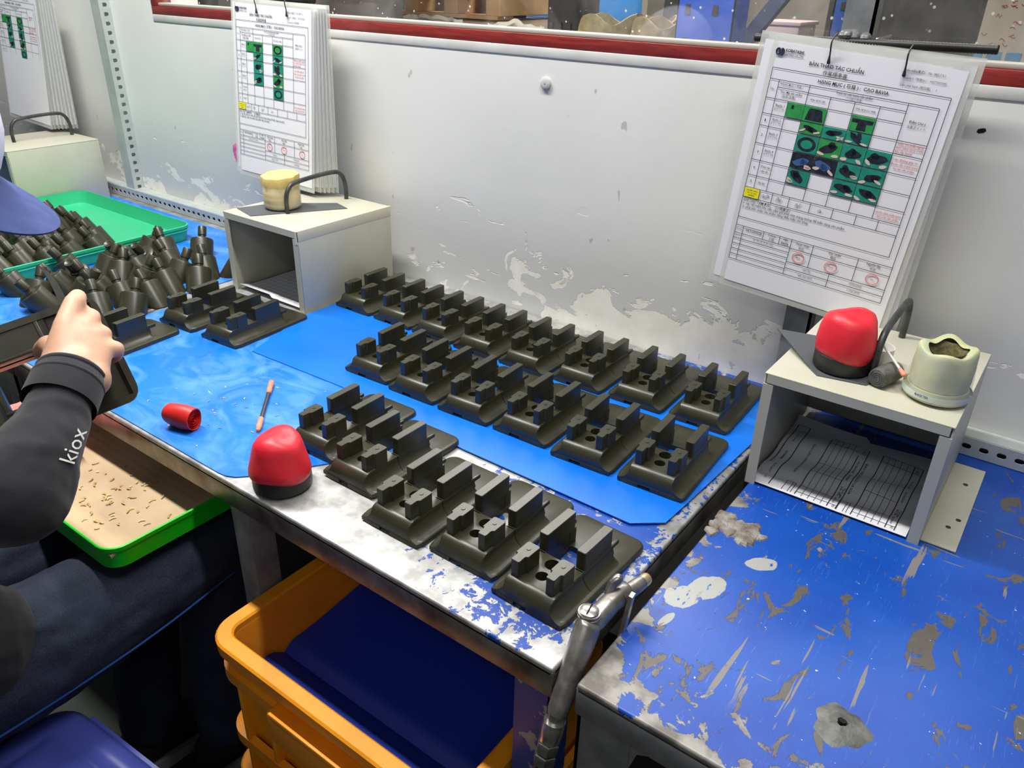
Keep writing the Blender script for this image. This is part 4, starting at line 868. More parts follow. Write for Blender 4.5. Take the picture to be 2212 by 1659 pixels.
def photo_mesh(u0, u1, v0, v1, seed, kind):
    rnd = random.Random(seed); obs = []
    b = bmesh.new(); f = page_fn(-0.0012); b.faces.new([b.verts.new(f(u, v)) for u, v in ((u0, v0), (u1, v0), (u1, v1), (u0, v1))])
    base = finish_mesh(b, 'printed_photo')
    b = bmesh.new(); f = page_fn(-0.0014); cx, cy = (u0 + u1) / 2, (v0 + v1) / 2; W_, H_ = (u1 - u0) / 2, (v1 - v0) / 2
    def blob(x, y, sx, sy, rot, n=9, jit=0.18):
        P = []
        for k in range(n):
            a = 2 * PI * k / n; rr = 1 + rnd.uniform(-jit, jit)
            px, py = sx * rr * math.cos(a), sy * rr * math.sin(a)
            qx, qy = x + px * math.cos(rot) - py * math.sin(rot), y + px * math.sin(rot) + py * math.cos(rot)
            P.append((min(max(qx, u0), u1), min(max(qy, v0), v1)))
        return P
    mats = []
    def put(P, ff): b.faces.new([b.verts.new(ff(u, v)) for u, v in P])
    if kind == 'part':
        put([(cx + x * W_, cy + y * H_) for x, y in ((-0.75, 0.8), (-0.55, -0.6), (-0.4, -0.75), (0.5, -0.75), (0.65, -0.6), (0.85, 0.8))], f)
    elif kind == 'tee':
        put([(cx + x * W_, cy + y * H_) for x, y in ((-0.9, -0.6), (0.9, -0.6), (0.85, -0.15), (0.35, -0.1), (0.4, 0.8), (-0.4, 0.8), (-0.35, -0.1), (-0.9, -0.15))], f)
    elif kind == 'bare':
        put([(cx + x * W_, cy + y * H_) for x, y in ((-0.5, -0.7), (-0.2, -0.7), (-0.2, -0.2), (-0.5, -0.2))], f)
    elif kind == 'ring':
        P = [(cx + 0.55 * W_ * math.cos(a), cy + 0.55 * H_ * math.sin(a)) for a in [2 * PI * j / 18 for j in range(19)]]
        for (x, y), (x2, y2) in zip(P, P[1:]):
            put([(x, y), (x2, y2), (cx + (x2 - cx) * 1.55, cy + (y2 - cy) * 1.55), (cx + (x - cx) * 1.55, cy + (y - cy) * 1.55)], f)
    else:
        r0 = rnd.uniform(-0.5, 0.7)
        put(blob(cx + rnd.uniform(-0.15, 0.1) * W_, cy + rnd.uniform(-0.15, 0.1) * H_, W_ * 0.78, H_ * 0.5, r0), f)
        put(blob(cx + rnd.uniform(-0.3, 0.3) * W_, cy + rnd.uniform(-0.5, 0.1) * H_, W_ * 0.35, H_ * 0.4, r0 + 0.5), f)
    dark = finish_mesh(b, 'photographed_part')
    sk = None
    if kind == 'hand':
        b = bmesh.new(); f = page_fn(-0.0016)
        for k in range(2): put(blob(cx + rnd.choice((-0.7, 0.6)) * W_, cy + rnd.uniform(0.4, 0.75) * H_, W_ * 0.34, H_ * 0.2, rnd.uniform(-0.6, 0.6), 8), f)
        sk = finish_mesh(b, 'photographed_fingers')
    return base, dark, sk
RIGHT_PH = [(0.137, 0.234, 0.303, 0.384, 'bare', 'g'), (0.236, 0.363, 0.303, 0.386, 'part', 'g'), (0.503, 0.633, 0.303, 0.386, 'tee', 'g'),
            (0.237, 0.364, 0.392, 0.454, 'hand', 'g'), (0.368, 0.499, 0.392, 0.456, 'hand', 't'), (0.503, 0.633, 0.392, 0.456, 'hand', 't'),
            (0.237, 0.364, 0.464, 0.558, 'ring', 't'), (0.368, 0.499, 0.464, 0.558, 'hand', 'g'), (0.503, 0.633, 0.464, 0.558, 'hand', 't'), (0.637, 0.768, 0.464, 0.558, 'hand', 't'),
            (0.237, 0.364, 0.566, 0.656, 'hand', 'k'), (0.368, 0.499, 0.566, 0.656, 'hand', 'k'), (0.503, 0.633, 0.566, 0.656, 'hand', 't'), (0.637, 0.768, 0.566, 0.656, 'hand', 't'),
            (0.237, 0.364, 0.664, 0.750, 'hand', 't'), (0.503, 0.633, 0.664, 0.750, 'hand', 't'), (0.637, 0.768, 0.664, 0.750, 'hand', 't')]
LEFT_PH = [(0.137, 0.234, 0.303, 0.384, 'bare', 'g'), (0.236, 0.363, 0.303, 0.386, 'tee', 'g'), (0.503, 0.633, 0.303, 0.386, 'ring', 'g'), (0.237, 0.364, 0.392, 0.454, 'hand', 't'), (0.503, 0.633, 0.392, 0.456, 'hand', 't'), (0.237, 0.364, 0.464, 0.558, 'hand', 't'), (0.503, 0.633, 0.464, 0.558, 'hand', 't'), (0.237, 0.364, 0.566, 0.656, 'hand', 't'), (0.503, 0.633, 0.566, 0.656, 'hand', 'g'), (0.503, 0.633, 0.664, 0.750, 'ring', 't')]
def bare_obj(name, me, m, parent):
    if not me.materials: me.materials.append(m)
    o = bpy.data.objects.new(name, me); COL.objects.link(o); o.parent = parent; return o
def sheet_mesh(w0, w1, h0, h1, th, bend=0.0):
    b = bmesh.new(); n = 8; R = []
    for k in range(n + 1):
        z = h0 + (h1 - h0) * k / n; y = -bend * (k / n) ** 2
        R.append([Vector((w0, y, z)), Vector((w1, y, z)), Vector((w1, y + th, z)), Vector((w0, y + th, z))])
    ring_loft(b, R); return b
def hang_sheet(loc, tilt, ry, label, cat, photos=None, group=None, ties=True, rz=0.0, bend=0.0):
    t = root('laminated_sheet', loc, label, cat, group); t.rotation_euler = (tilt, ry, rz)
    m = 0.008
    o = obj('paper', sheet_mesh(-PW / 2, PW / 2, 0, -1.45 * PW, 0.0003, bend), MT['paper'], t, smooth=False)
    obj('laminate_film', sheet_mesh(-PW / 2 - m, PW / 2 + m, m * 1.3, -1.45 * PW - m * 1.3, 0.0002, bend).copy() if False else sheet_mesh(-PW / 2 - m, PW / 2 + m, m * 1.3, -1.45 * PW - m * 1.3, 0.0002, bend), MT['lam'], t, smooth=False).location = (0, 0.0006, 0)
    if photos:
        bare_obj('printed_lines', LINES, MT['inkb'], t); bare_obj('printed_text', TEXTS, MT['ink'], t); 
        for nm, me in REDS: bare_obj(nm, me, MT['inkr'], t)
        for me in SIGN: bare_obj('pen_signature', me, MT['inkg'], t)
        bare_obj('yellow_cell', YEL, MT['inky'], t); bare_obj('cell_text', YTX, MT['ink'], t)
        for i, (a, c, d, e, kd, col) in enumerate(photos):
            base, dark, sk = photo_mesh(a, c, d, e, i * 7 + len(photos), kd)
            ph = bare_obj('printed_photo', base, {'g': MT['ph_green'], 't': MT['ph_teal'], 'k': MT['ph_black']}[col], t)
            bare_obj('photographed_part', dark, MT['ph_blue'] if col == 'k' else MT['ph_black'], ph)
            if sk: bare_obj('photographed_fingers', sk, MT['ph_skin'], ph)
    if ties:
        for u in (0.30, 0.70):
            x = (u - 0.5) * PW; b = bmesh.new()
            tube(b, smooth_path([(x - 0.002, 0.012, 0.020), (x - 0.001, -0.006, 0.012), (x, -0.0035, -0.004), (x + 0.001, -0.0028, -0.018)], 5), [0.0011] * 11 + [0.0012, 0.0016, 0.0022, 0.0026, 0.0016], 8)
            obj('wire_tie', b, MT['black_base'], t)
    return t
def stand(x, label, rodx0, rodx1, z, dz=0.0):
    t = root('sheet_stand', (x, 1.262, TZ), label, 'stand')
    b = bmesh.new(); box(b, x - 0.021, x + 0.021, 1.252, 1.256, TZ + 0.032, 1.95); box(b, x + 0.017, x + 0.021, 1.252, 1.280, TZ + 0.034, 1.95); obj('upright_bar', b, MT['grey_paint'], t, smooth=False, world=True)
    b = bmesh.new(); n = 160; P = []; rr = []
    for k in range(n + 1):
        P.append(Vector((rodx0 + (rodx1 - rodx0) * k / n, 1.240, z + dz * (k / n - 0.5)))); rr.append(0.0062 if k % 2 else 0.0055)
    tube(b, P, rr, 10); obj('threaded_rod', b, MT['dark_steel'], t, world=True, angle=80)
    b = bmesh.new()
    for k in range(14):
        c = Vector((x + random.uniform(-0.018, 0.022), 1.247 + random.uniform(-0.008, 0.004), z + random.uniform(0.0, 0.012))); r = random.uniform(0.004, 0.008)
        capsule(b, c, c + Vector((0.002, 0, 0)), r, r, 8)
    obj('weld', b, MT['weld'], t, world=True)
stand(-0.331, 'grey post with welded threaded rod behind the right hanging sheet', -0.470, -0.150, 1.3165, 0.004)
stand(-1.545, 'grey post with threaded rod behind the middle hanging sheets', -1.69, -1.44, 1.329)
stand(-2.745, 'grey post with threaded rod behind the far left hanging sheets', -2.90, -2.62, 1.329)
hang_sheet((-0.300, 1.221, 1.302), math.radians(1.0), math.radians(4.6), 'laminated instruction sheet of photos with red lump before it', 'instruction sheet', RIGHT_PH)
for k, (dx, dy, ry) in enumerate(((-0.022, 0.006, 4.4), (-0.012, 0.010, 3.6), (0.006, 0.013, 3.2))):
    hang_sheet((-0.300 + dx, 1.221 + dy, 1.305), math.radians(0.6), math.radians(ry), 'blank backed laminated sheet %s behind the right instruction sheet' % ('directly', 'second', 'last')[k], 'instruction sheet', None, 'sheets behind the right instruction sheet', ties=False)
hang_sheet((-1.548, 1.214, 1.315), math.radians(-5.5), math.radians(1.2), 'laminated instruction sheet above the yellow wax jar', 'instruction sheet', LEFT_PH)
for k in range(6):
    hang_sheet((-1.548 + (-0.014 if k == 0 else 0.001 + 0.004 * k), 1.217 + 0.004 * k, 1.316 - 0.001 * k), math.radians(-5.0 + 0.55 * k), math.radians((2.0, 0.9, 0.6, 0.3, 0.0, -0.4)[k]), 'laminated sheet, %s behind the front one in the middle hanging bundle' % ORD[k], 'instruction sheet', None, 'sheets behind the middle instruction sheet', ties=False)
hang_sheet((-2.715, 1.205, 1.318), math.radians(-4.5), math.radians(2.5), 'laminated instruction sheet above the far left cream box', 'instruction sheet', LEFT_PH, bend=0.004)
for k in range(7):
    hang_sheet((-2.714 + 0.0055 * k, 1.208 + 0.0045 * k, 1.318), math.radians(-4.3 + 0.5 * k), math.radians(2.3 - 0.25 * k), 'laminated sheet, %s behind the front one in the far left hanging bundle' % ORD[k], 'instruction sheet', None, 'sheets behind the far left instruction sheet', ties=False)

# ------------------------------------------------------------------ printed forms inside the boxes
def wave(x, y): return TZ + 0.004 + 0.0035 * math.sin((y - 0.3 * x) * 70) * min(1, max(0, (y - 0.985) / 0.03)) + 0.010 * max(0, (y - 1.10) / 0.06) ** 2 * (1 if x < -0.17 else 0.5)
def form(label, x0, x1, y0, y1, wv, skew, nlines, dense):
    t = root('printed_form', ((x0 + x1) / 2, (y0 + y1) / 2, TZ), label, 'paper')
    def f(u, v, o=0.0):
        y = y0 + (y1 - y0) * v; x = x0 + (x1 - x0) * u + skew * (v - 0.5)
        return Vector((x, y, wv(x, y) + o))
    N = 28; b = bmesh.new()
    T_ = [[b.verts.new(f(i / N, j / N)) for i in range(N + 1)] for j in range(N + 1)]; B_ = [[b.verts.new(f(i / N, j / N, -0.0005)) for i in range(N + 1)] for j in range(N + 1)]
    for j in range(N):
        for i in range(N):
            b.faces.new((T_[j][i], T_[j][i + 1], T_[j + 1][i + 1], T_[j + 1][i])); b.faces.new((B_[j][i], B_[j + 1][i], B_[j + 1][i + 1], B_[j][i + 1]))
    for k in range(N):
        b.faces.new((T_[0][k], B_[0][k], B_[0][k + 1], T_[0][k + 1])); b.faces.new((T_[N][k], T_[N][k + 1], B_[N][k + 1], B_[N][k]))
        b.faces.new((T_[k][0], T_[k + 1][0], B_[k + 1][0], B_[k][0])); b.faces.new((T_[k][N], B_[k][N], B_[k + 1][N], T_[k + 1][N]))
    obj('paper_leaf', b, MT['paper2'], t, world=True, angle=80)
    b = bmesh.new()
    def ln(u0, v0, u1, v1, th=0.0016):
        n = 24
        d = Vector((u1 - u0, v1 - v0)).normalized(); px, py = -d.y * th, d.x * th
        row = []
        for k in range(n + 1):
            u, v = u0 + (u1 - u0) * k / n, v0 + (v1 - v0) * k / n
            row.append((b.verts.new(f(u + px, v + py, 0.0007)), b.verts.new(f(u - px, v - py, 0.0007))))
        for a, c in zip(row, row[1:]): b.faces.new((a[0], a[1], c[1], c[0]))
    if dense:
        for k in range(13): ln(0.06, 0.06 + 0.07 * k, 0.97, 0.06 + 0.07 * k)
        for k in range(12): ln(0.06 + 0.0827 * k, 0.06, 0.06 + 0.0827 * k, 0.90)
    else:
        for o in (0.30, 0.66):
            for k, th in zip((0, 0.042, 0.084, 0.126, 0.168, 0.21, 0.265), (2, 1, 1, 1, 1, 2, 2)): ln(o + k, 0.02, o + k, 0.86, 0.0022 * th / 1.6)
            for v, e in ((0.86, 0.265), (0.80, 0.265), (0.55, 0.21), (0.36, 0.21), (0.16, 0.21), (0.06, 0.265)): ln(o, v, o + e, v, 0.0018)
            ln(o - 0.09, 0.02, o - 0.09, 0.16); ln(o - 0.09, 0.16, o - 0.03, 0.16); ln(o - 0.03, 0.16, o - 0.03, 0.02); ln(o - 0.05, 0.02, o - 0.05, 0.16)
        ln(0.12, 0.03, 0.12, 0.92, 0.003); ln(0.03, 0.3, 0.03, 0.92, 0.003); ln(0.03, 0.92, 0.12, 0.92); ln(0.03, 0.85, 0.12, 0.85)
    obj('form_lines', b, MT['ink'], t, smooth=False, world=True)
    if not dense:
        b = bmesh.new()
        for o in (0.02, 0.505, 0.865):
            hd = o + 0.0
            for s, v, wd in (('NO', 0.835, 0.03), ('TÊN SẢN PHẨM', 0.72, 0.16), ('CHI NHÁNH', 0.50, 0.12), ('Thời gian', 0.30, 0.12), ('bắt đầu', 0.30, 0.10), ('kết thúc', 0.17, 0.09), ('SỐ', 0.06, 0.03)):
                dx = 0.022 if s in ('Thời gian', 'SỐ') else 0.0
                if o > 0.05: VF = text_geo(s, wd, 0.020, 0.004); add_flat(b, VF, lambda x, y, o=o, v=v, dx=dx: f(min(o + 0.030 + dx * 0.6 + y * 1.0, 0.99), v - x, 0.0008))
        for o in (0.22, 0.59):
            VF = text_geo('BÁO CÁO SẢN XUẤT VÀ SỬA', 0.46, 0.024, 0.006); add_flat(b, VF, lambda x, y, o=o: f(o + y, 0.72 - x, 0.0008))
        for s, v in (('TÊN SẢN PHẨM', 0.80), ('CHI NHÁNH', 0.55), ('Thời gian', 0.30), ('SỐ', 0.12)):
            VF = text_geo(s, 0.13 if len(s) > 3 else 0.03, 0.020, 0.004); add_flat(b, VF, lambda x, y, v=v: f(0.075 + y, v - x, 0.0008))
        obj('form_text', b, MT['ink'], t, smooth=False, world=True)
form('crumpled printed form lying inside the right cream box', -0.277, -0.066, 0.970, 1.175, wave, 0.0, 7, False)
form('grid lined form lying inside the middle cream box', -1.470, -1.262, 0.984, 1.20, lambda x, y: TZ + 0.003 + 0.012 * max(0, (1.03 - y) / 0.05) ** 2 * (1 if x < -1.36 else 0.4), 0.0, 12, True)
# magenta sticker on the wall
b = bmesh.new(); prism(b, [(-0.012, -0.02), (0.006, -0.024), (0.016, -0.006), (0.012, 0.014), (0.0, 0.024), (-0.016, 0.016), (-0.018, 0.0)], 0, 0.0008, Matrix.Translation((-1.842, WY - 0.0009, 0.955)) @ Matrix.Rotation(PI / 2, 4, 'X'))
tag(obj('wall_sticker', b, MT['sticker'], None, smooth=False), 'small magenta sticker on the wall behind the yellow wax', 'sticker')
# plugs and a drill hole in the wall
t = root('wall_plug', (-0.8705, WY, 1.2116), 'white painted screw plug on the middle of the wall', 'wall plug')
b = bmesh.new(); lathe(b, [(0.011, 0), (0.011, 0.004), (0.008, 0.0055), (0.003, 0.0056)], 20, Matrix.Translation((-0.8705, WY, 1.2116)) @ Matrix.Rotation(PI / 2, 4, 'X')); obj('plug_head', b, MT['ledge'], t, world=True)
b = bmesh.new(); lathe(b, [(0.0028, 0.0055), (0.0012, 0.0062)], 8, Matrix.Translation((-0.8705, WY, 1.2116)) @ Matrix.Rotation(PI / 2, 4, 'X')); obj('plug_dimple', b, MT['seal'], t, world=True)
b = bmesh.new(); lathe(b, [(0.0045, 0.0), (0.004, 0.0006), (0.0002, 0.0007)], 9, Matrix.Translation((-0.1485, WY, 1.214)) @ Matrix.Rotation(PI / 2, 4, 'X'), lambda r, z, a, k: (r * (1 + 0.35 * math.sin(2 * a + 1)), z))
tag(obj('drill_hole', b, MT['black'], None), 'ragged dark drill hole in the wall right of the sheet', 'hole')

# ------------------------------------------------------------------ air blow gun in the gap between the benches
t = root('air_gun', (-0.2915, 0.52, 0.70), 'grey cast metal air blow gun hooked between two benches', 'air gun')
b = bmesh.new()
H0, H1 = Vector((-0.2975, 0.562, 0.780)), Vector((-0.2905, 0.495, 0.706))
def slab(p, d, wx, wy):
    return [p + Vector((wx * math.cos(a), 0, 0)) + d * wy * math.sin(a) for a in [2 * PI * k / 20 for k in range(20)]]
ax = (H1 - H0).normalized(); dn = Vector((0, -ax.z, ax.y)).normalized()
ring_loft(b, [slab(H0 + (H1 - H0) * k, dn, wx, wy) for k, wx, wy in ((-0.02, 0.008, 0.010), (-0.005, 0.0125, 0.016), (0.05, 0.0138, 0.0175), (0.2, 0.0138, 0.0170), (0.5, 0.0126, 0.0155), (0.8, 0.0115, 0.0140), (0.95, 0.0112, 0.0132), (1.0, 0.0095, 0.0115))])
obj('grip', b, MT['gun'], t, world=True, angle=60)
b = bmesh.new(); chain(b, [((-0.2985, 0.575, 0.772), 0.0125), ((-0.2945, 0.600, 0.780), 0.0118), ((-0.2895, 0.622, 0.784), 0.0105)]); obj('gun_body', b, MT['gun'], t, world=True, angle=60)
b = bmesh.new(); tube(b, [(-0.2895, 0.612, 0.783), (-0.2835, 0.642, 0.783), (-0.282, 0.650, 0.783)], [0.0095, 0.0085, 0.0080], 14); obj('nozzle_tube', b, MT['gun'], t, world=True)
b = bmesh.new(); tube(b, [(-0.2820, 0.650, 0.783), (-0.2810, 0.656, 0.783), (-0.2802, 0.660, 0.783)], [0.0076, 0.0078, 0.0066], 14); obj('nozzle_tip', b, MT['brass'], t, world=True)
b = bmesh.new(); chain(b, [((-0.300, 0.606, 0.788), 0.0050), ((-0.299, 0.612, 0.799), 0.0055), ((-0.296, 0.617, 0.803), 0.0060)]); obj('hook_lug', b, MT['chrome'], t, world=True)
Mc = Matrix.Translation((-0.3005, 0.566, 0.785))
b = bmesh.new(); lathe(b, [(0.0125, 0), (0.0128, 0.002), (0.0112, 0.003), (0.0124, 0.0042), (0.0122, 0.0062)], 22, Mc); obj('cap_ring', b, MT['gun'], t, world=True)
b = bmesh.new(); lathe(b, [(0.0105, 0.006), (0.0104, 0.0078), (0.008, 0.0092), (0.002, 0.0096)], 22, Mc); sc = obj('slotted_screw', b, MT['chrome'], t, world=True)
b = bmesh.new(); box(b, -0.0008, 0.0008, -0.0085, 0.0085, 0.0080, 0.0099, mat=Mc @ Matrix.Rotation(0.2, 4, 'Z')); obj('screw_slot', b, MT['black'], sc, world=False).location = (0, 0, 0)
b = bmesh.new(); prism(b, [(0.613, 0.790), (0.620, 0.792), (0.606, 0.745), (0.590, 0.718), (0.586, 0.722), (0.600, 0.752)], -0.276 - 0.0035, -0.276 + 0.0015, Matrix(((0, 0, 1, 0), (1, 0, 0, 0), (0, 1, 0, 0), (0, 0, 0, 1)))); obj('trigger_lever', b, MT['chrome'], t, smooth=False, world=True)
ax = Vector((-0.06, -0.22, -1.0)).normalized(); dn = Vector((0, -ax.z, ax.y)).normalized()
def along(k): return H1 + ax * (k - 0.004)
def hexring(p, r, n=6): 
    u, v = Vector((1, 0, 0)), dn
    return [p + u * r * math.cos(2 * PI * i / n) + v * r * math.sin(2 * PI * i / n) for i in range(n)]
b = bmesh.new(); ring_loft(b, [hexring(along(k), r, 20) for k, r in ((-0.002, 0.009), (0.010, 0.009), (0.010, 0.0118), (0.018, 0.0124), (0.034, 0.0124), (0.036, 0.011))]); obj('quick_coupler', b, MT['chrome'], t, world=True)
for k0 in (0.037, 0.053):
    b = bmesh.new(); ring_loft(b, [hexring(along(k), r) for k, r in ((k0, 0.0112), (k0 + 0.001, 0.0124), (k0 + 0.013, 0.0124), (k0 + 0.0145, 0.0112))]); obj('hex_nut', b, MT['chrome'], t, world=True)
b = bmesh.new(); tube(b, smooth_path([along(0.06), along(0.10), (-0.294, 0.45, 0.42), (-0.290, 0.50, 0.22), (-0.27, 0.56, 0.03), (-0.20, 0.62, 0.012), (-0.05, 0.66, 0.012)], 6), 0.008, 10); obj('air_hose', b, MT['hose'], t, world=True)

# ------------------------------------------------------------------ orange crate with blue sheet
x0, x1, y0, y1 = -0.824, -0.362, 0.412, 0.765
def CR(d, z, r=0.045): return [Vector((x, y, z)) for x, y in rrect(x0 - d, x1 + d, y0 - d, y1 + d, max(r + d, 0.01), 7)]
def crate(zb, zt, label):
    t = root('plastic_crate', ((x0 + x1) / 2, (y0 + y1) / 2, zb), label, 'crate', 'stacked orange crates')
    b = bmesh.new(); ring_loft(b, [CR(-0.034, zb), CR(-0.030, zb + 0.004), CR(-0.012, zt - 0.05), CR(-0.010, zt - 0.02), CR(-0.026, zt - 0.012), CR(-0.029, zt - 0.03), CR(-0.039, zb + 0.010)]); obj('crate_shell', b, MT['orange'], t, world=True)
    b = bmesh.new(); ring_loft(b, [CR(-0.012, zt - 0.024), CR(-0.001, zt - 0.022), CR(0.0, zt - 0.003), CR(-0.003, zt), CR(-0.022, zt), CR(-0.025, zt - 0.003), CR(-0.026, zt - 0.02)], True, False); obj('crate_rim', b, MT['orange'], t, world=True)
    for z in (zt - 0.062, zt - 0.19):
        b = bmesh.new(); ring_loft(b, [CR(-0.020, z - 0.012), CR(-0.005, z - 0.010), CR(-0.005, z + 0.010), CR(-0.016, z + 0.012)], True, False); obj('crate_rib', b, MT['orange'], t, world=True)
    for x in (-0.765, -0.70, -0.475, -0.41):
        b = bmesh.new(); box(b, x - 0.004, x + 0.004, y0 + 0.006, y0 + 0.028, zb + 0.02, zt - 0.06, 0.0015); obj('crate_rib', b, MT['orange'], t, world=True)
    b = bmesh.new(); box(b, -0.685, -0.490, y0 - 0.008, y0 + 0.022, zt - 0.105, zt - 0.048, 0.006, 3); obj('hand_grip', b, MT['orange'], t, world=True)
    b = bmesh.new(); box(b, -0.675, -0.500, y0 - 0.011, y0 - 0.006, zt - 0.054, zt - 0.043, 0.002); obj('hand_grip_lip', b, MT['orange'], t, world=True)
crate(0.268, 0.560, 'orange plastic crate lined with blue sheet, top of the stack under the bench')
crate(0.0, 0.290, 'orange plastic crate underneath the blue lined one')
b = bmesh.new(); n = 30; S = []
for j in range(n + 1):
    y = y0 + 0.040 + (y1 - y0 - 0.080) * j / n
    zz = 0.478 - 0.014 * math.exp(-((y - 0.515) / 0.010) ** 2) + 0.006 * math.sin(y * 20)
    S.append([Vector((x0 + 0.034, y, zz)), Vector((x1 - 0.034, y, zz)), Vector((x1 - 0.034, y, zz - 0.008)), Vector((x0 + 0.034, y, zz - 0.008))])
ring_loft(b, S); tag(obj('lining_sheet', b, MT['blue_sheet'], None), 'deep blue creased sheet lying inside the orange crate', 'sheet')

# ------------------------------------------------------------------ stools
def stool(x, y, z, label, rz=0.0):
    t = root('plastic_stool', (x, y, 0), label, 'stool', 'indigo plastic stools', rz); h = 0.145
    def R(d, zz, r=0.05): return [Vector((px, py, zz)) for px, py in rrect(-h - d, h + d, -h - d, h + d, max(r + d, 0.01), 7)]
    b = bmesh.new(); ring_loft(b, [R(0.006, z - 0.05), R(0.003, z - 0.02), R(-0.002, z - 0.008), R(-0.010, z - 0.001), R(-0.022, z), R(-0.034, z), R(-0.040, z - 0.004), R(-0.046, z - 0.0045), R(-0.05, z - 0.001), R(-0.075, z + 0.002), R(-0.12, z + 0.003)]); obj('seat', b, MT['stool'], t, angle=70)
    for sx in (-1, 1):
        for sy in (-1, 1):
            b = bmesh.new(); rings = []
            for zz, o in ((z - 0.03, 0.0), (0.2, 0.014), (0.0, 0.030)):
                cx, cy = sx * (h - 0.035 + o), sy * (h - 0.035 + o); wd = 0.032 - 0.008 * (1 - zz / z)
                rings.append([Vector((cx + a * wd, cy + c * wd, zz)) for a, c in ((-1, -1), (1, -1), (1, 1), (-1, 1))])
            ring_loft(b, rings); obj('leg', b, MT['stool'], t, smooth=False)
    for a in range(4):
        b = bmesh.new(); M_ = Matrix.Rotation(a * PI / 2, 4, 'Z'); box(b, -h + 0.05, h - 0.05, -h - 0.008, -h - 0.003, z - 0.20, z - 0.02, mat=M_); obj('apron', b, MT['stool'], t, smooth=False)
    return t
stool(-0.836, 0.143, 0.442, 'indigo plastic stool with raised rim beside the worker', math.radians(4))
stool(-1.165, 0.105, 0.43, 'indigo plastic stool under the seated worker', 0)

# ------------------------------------------------------------------ lap tray with cardboard and shavings
tray('lap_tray', -1.335, -0.946, 0.366, 0.690, 0.630, 0.036, MT['lime'], 'lime green tray with cardboard liner on the worker\'s lap', 'tray', r=0.03, flare=0.004)
b = bmesh.new(); N = 60
rows = []
for j in range(N + 1):
    y = 0.373 + (0.683 - 0.373) * j / N; zz = 0.6540 + 0.0003 * abs(math.sin(j * PI / 3.2)) + (0.003 * math.exp(-((y - 0.38) / 0.006) ** 2))
    rows.append([Vector((-1.328, y, zz)), Vector((-0.953, y, zz)), Vector((-0.953, y, zz - 0.004)), Vector((-1.328, y, zz - 0.004))])
ring_loft(b, rows); tag(obj('cardboard_liner', b, MT['card'], None, angle=60), 'brown corrugated cardboard lining the lime green tray', 'cardboard')
def shavings(name, n, fn, label, size):
    b = bmesh.new()
    for _ in range(n):
        x, y, z = fn(); a = random.uniform(0, 6.3); l = random.uniform(0.5, 1.4) * size; cu = random.uniform(0.2, 0.9) * size * 0.5; wd = size * 0.16
        for k in range(3):
            P = []
            for kk in (k, k + 1):
                tt = kk / 3 - 0.5; c = Vector((x + math.cos(a) * l * tt - math.sin(a) * cu * (0.25 - tt * tt) * 3, y + math.sin(a) * l * tt + math.cos(a) * cu * (0.25 - tt * tt) * 3, z + cu * (0.25 - tt * tt)))
                P.append((c + Vector((-math.sin(a), math.cos(a), 0.6)) * wd, c - Vector((-math.sin(a), math.cos(a), 0)) * wd))
            b.faces.new([b.verts.new(p) for p in (P[0][0], P[0][1], P[1][1], P[1][0])])
    o = obj(name, b, MT['chip'], None, smooth=False); tag(o, label, 'shavings', None, 'stuff')
shavings('wax_shavings', 60, lambda: (random.gauss(-1.07, 0.045) if random.random() < 0.7 else random.uniform(-1.2, -0.98), random.gauss(0.452, 0.03) if random.random() < 0.7 else random.uniform(0.39, 0.52), 0.6556), 'curly golden wax shavings on the cardboard', 0.0085)
shavings('mat_shavings', 26, lambda: (random.gauss(-1.03, 0.07), min(max(random.gauss(0.60, 0.055), 0.53), 0.76), TZ + 0.0022), 'pale wax crumbs on the blue mat round the red roll', 0.005)
# salmon cloth by the lap tray
b = bmesh.new(); N = 18; G = []
for j in range(N + 1):
    row = []
    for i in range(N + 1):
        u, v = i / N - 0.5, j / N - 0.5
        z = 0.690 + 0.030 * abs(noise.noise(Vector((u * 3.2, v * 3.2, 1.7)))) + 0.018 * abs(noise.noise(Vector((u * 7, v * 7, 4.1)))) + 0.02 * (0.25 - u * u) - 0.02 * max(0, abs(v) - 0.3) * 3
        row.append(Vector((-1.325 + u * 0.18 + 0.02 * v, 0.435 + v * 0.12 - 0.03 * u, z)))
    G.append(row)
def cloth(G, th):
    b = bmesh.new(); n, m_ = len(G), len(G[0])
    A = [[b.verts.new(p) for p in r] for r in G]; B = [[b.verts.new(p - Vector((0, 0, th))) for p in r] for r in G]
    for j in range(n - 1):
        for i in range(m_ - 1):
            b.faces.new((A[j][i], A[j][i + 1], A[j + 1][i + 1], A[j + 1][i])); b.faces.new((B[j][i], B[j + 1][i], B[j + 1][i + 1], B[j][i + 1]))
    for i in range(m_ - 1):
        b.faces.new((A[0][i], B[0][i], B[0][i + 1], A[0][i + 1])); b.faces.new((A[-1][i], A[-1][i + 1], B[-1][i + 1], B[-1][i]))
    for j in range(n - 1):
        b.faces.new((A[j][0], A[j + 1][0], B[j + 1][0], B[j][0])); b.faces.new((A[j][-1], B[j][-1], B[j + 1][-1], A[j + 1][-1]))
    return b
tag(obj('cleaning_cloth', cloth(G, 0.030), MT['pink_cloth'], None, angle=70), 'crumpled salmon pink cloth beside the lap tray', 'cloth')

# ------------------------------------------------------------------ the worker
V = Vector
person = root('person', (-1.12, 0.2, 0), 'seated worker in black jacket, dark jeans and white cap with blue brim, scraping a casting', 'person')
EL, W0 = V((-0.742, 0.222, 0.930)), V((-0.836, 0.341, 0.997))
SH = V((-0.955, 0.150, 0.955))
b = bmesh.new()
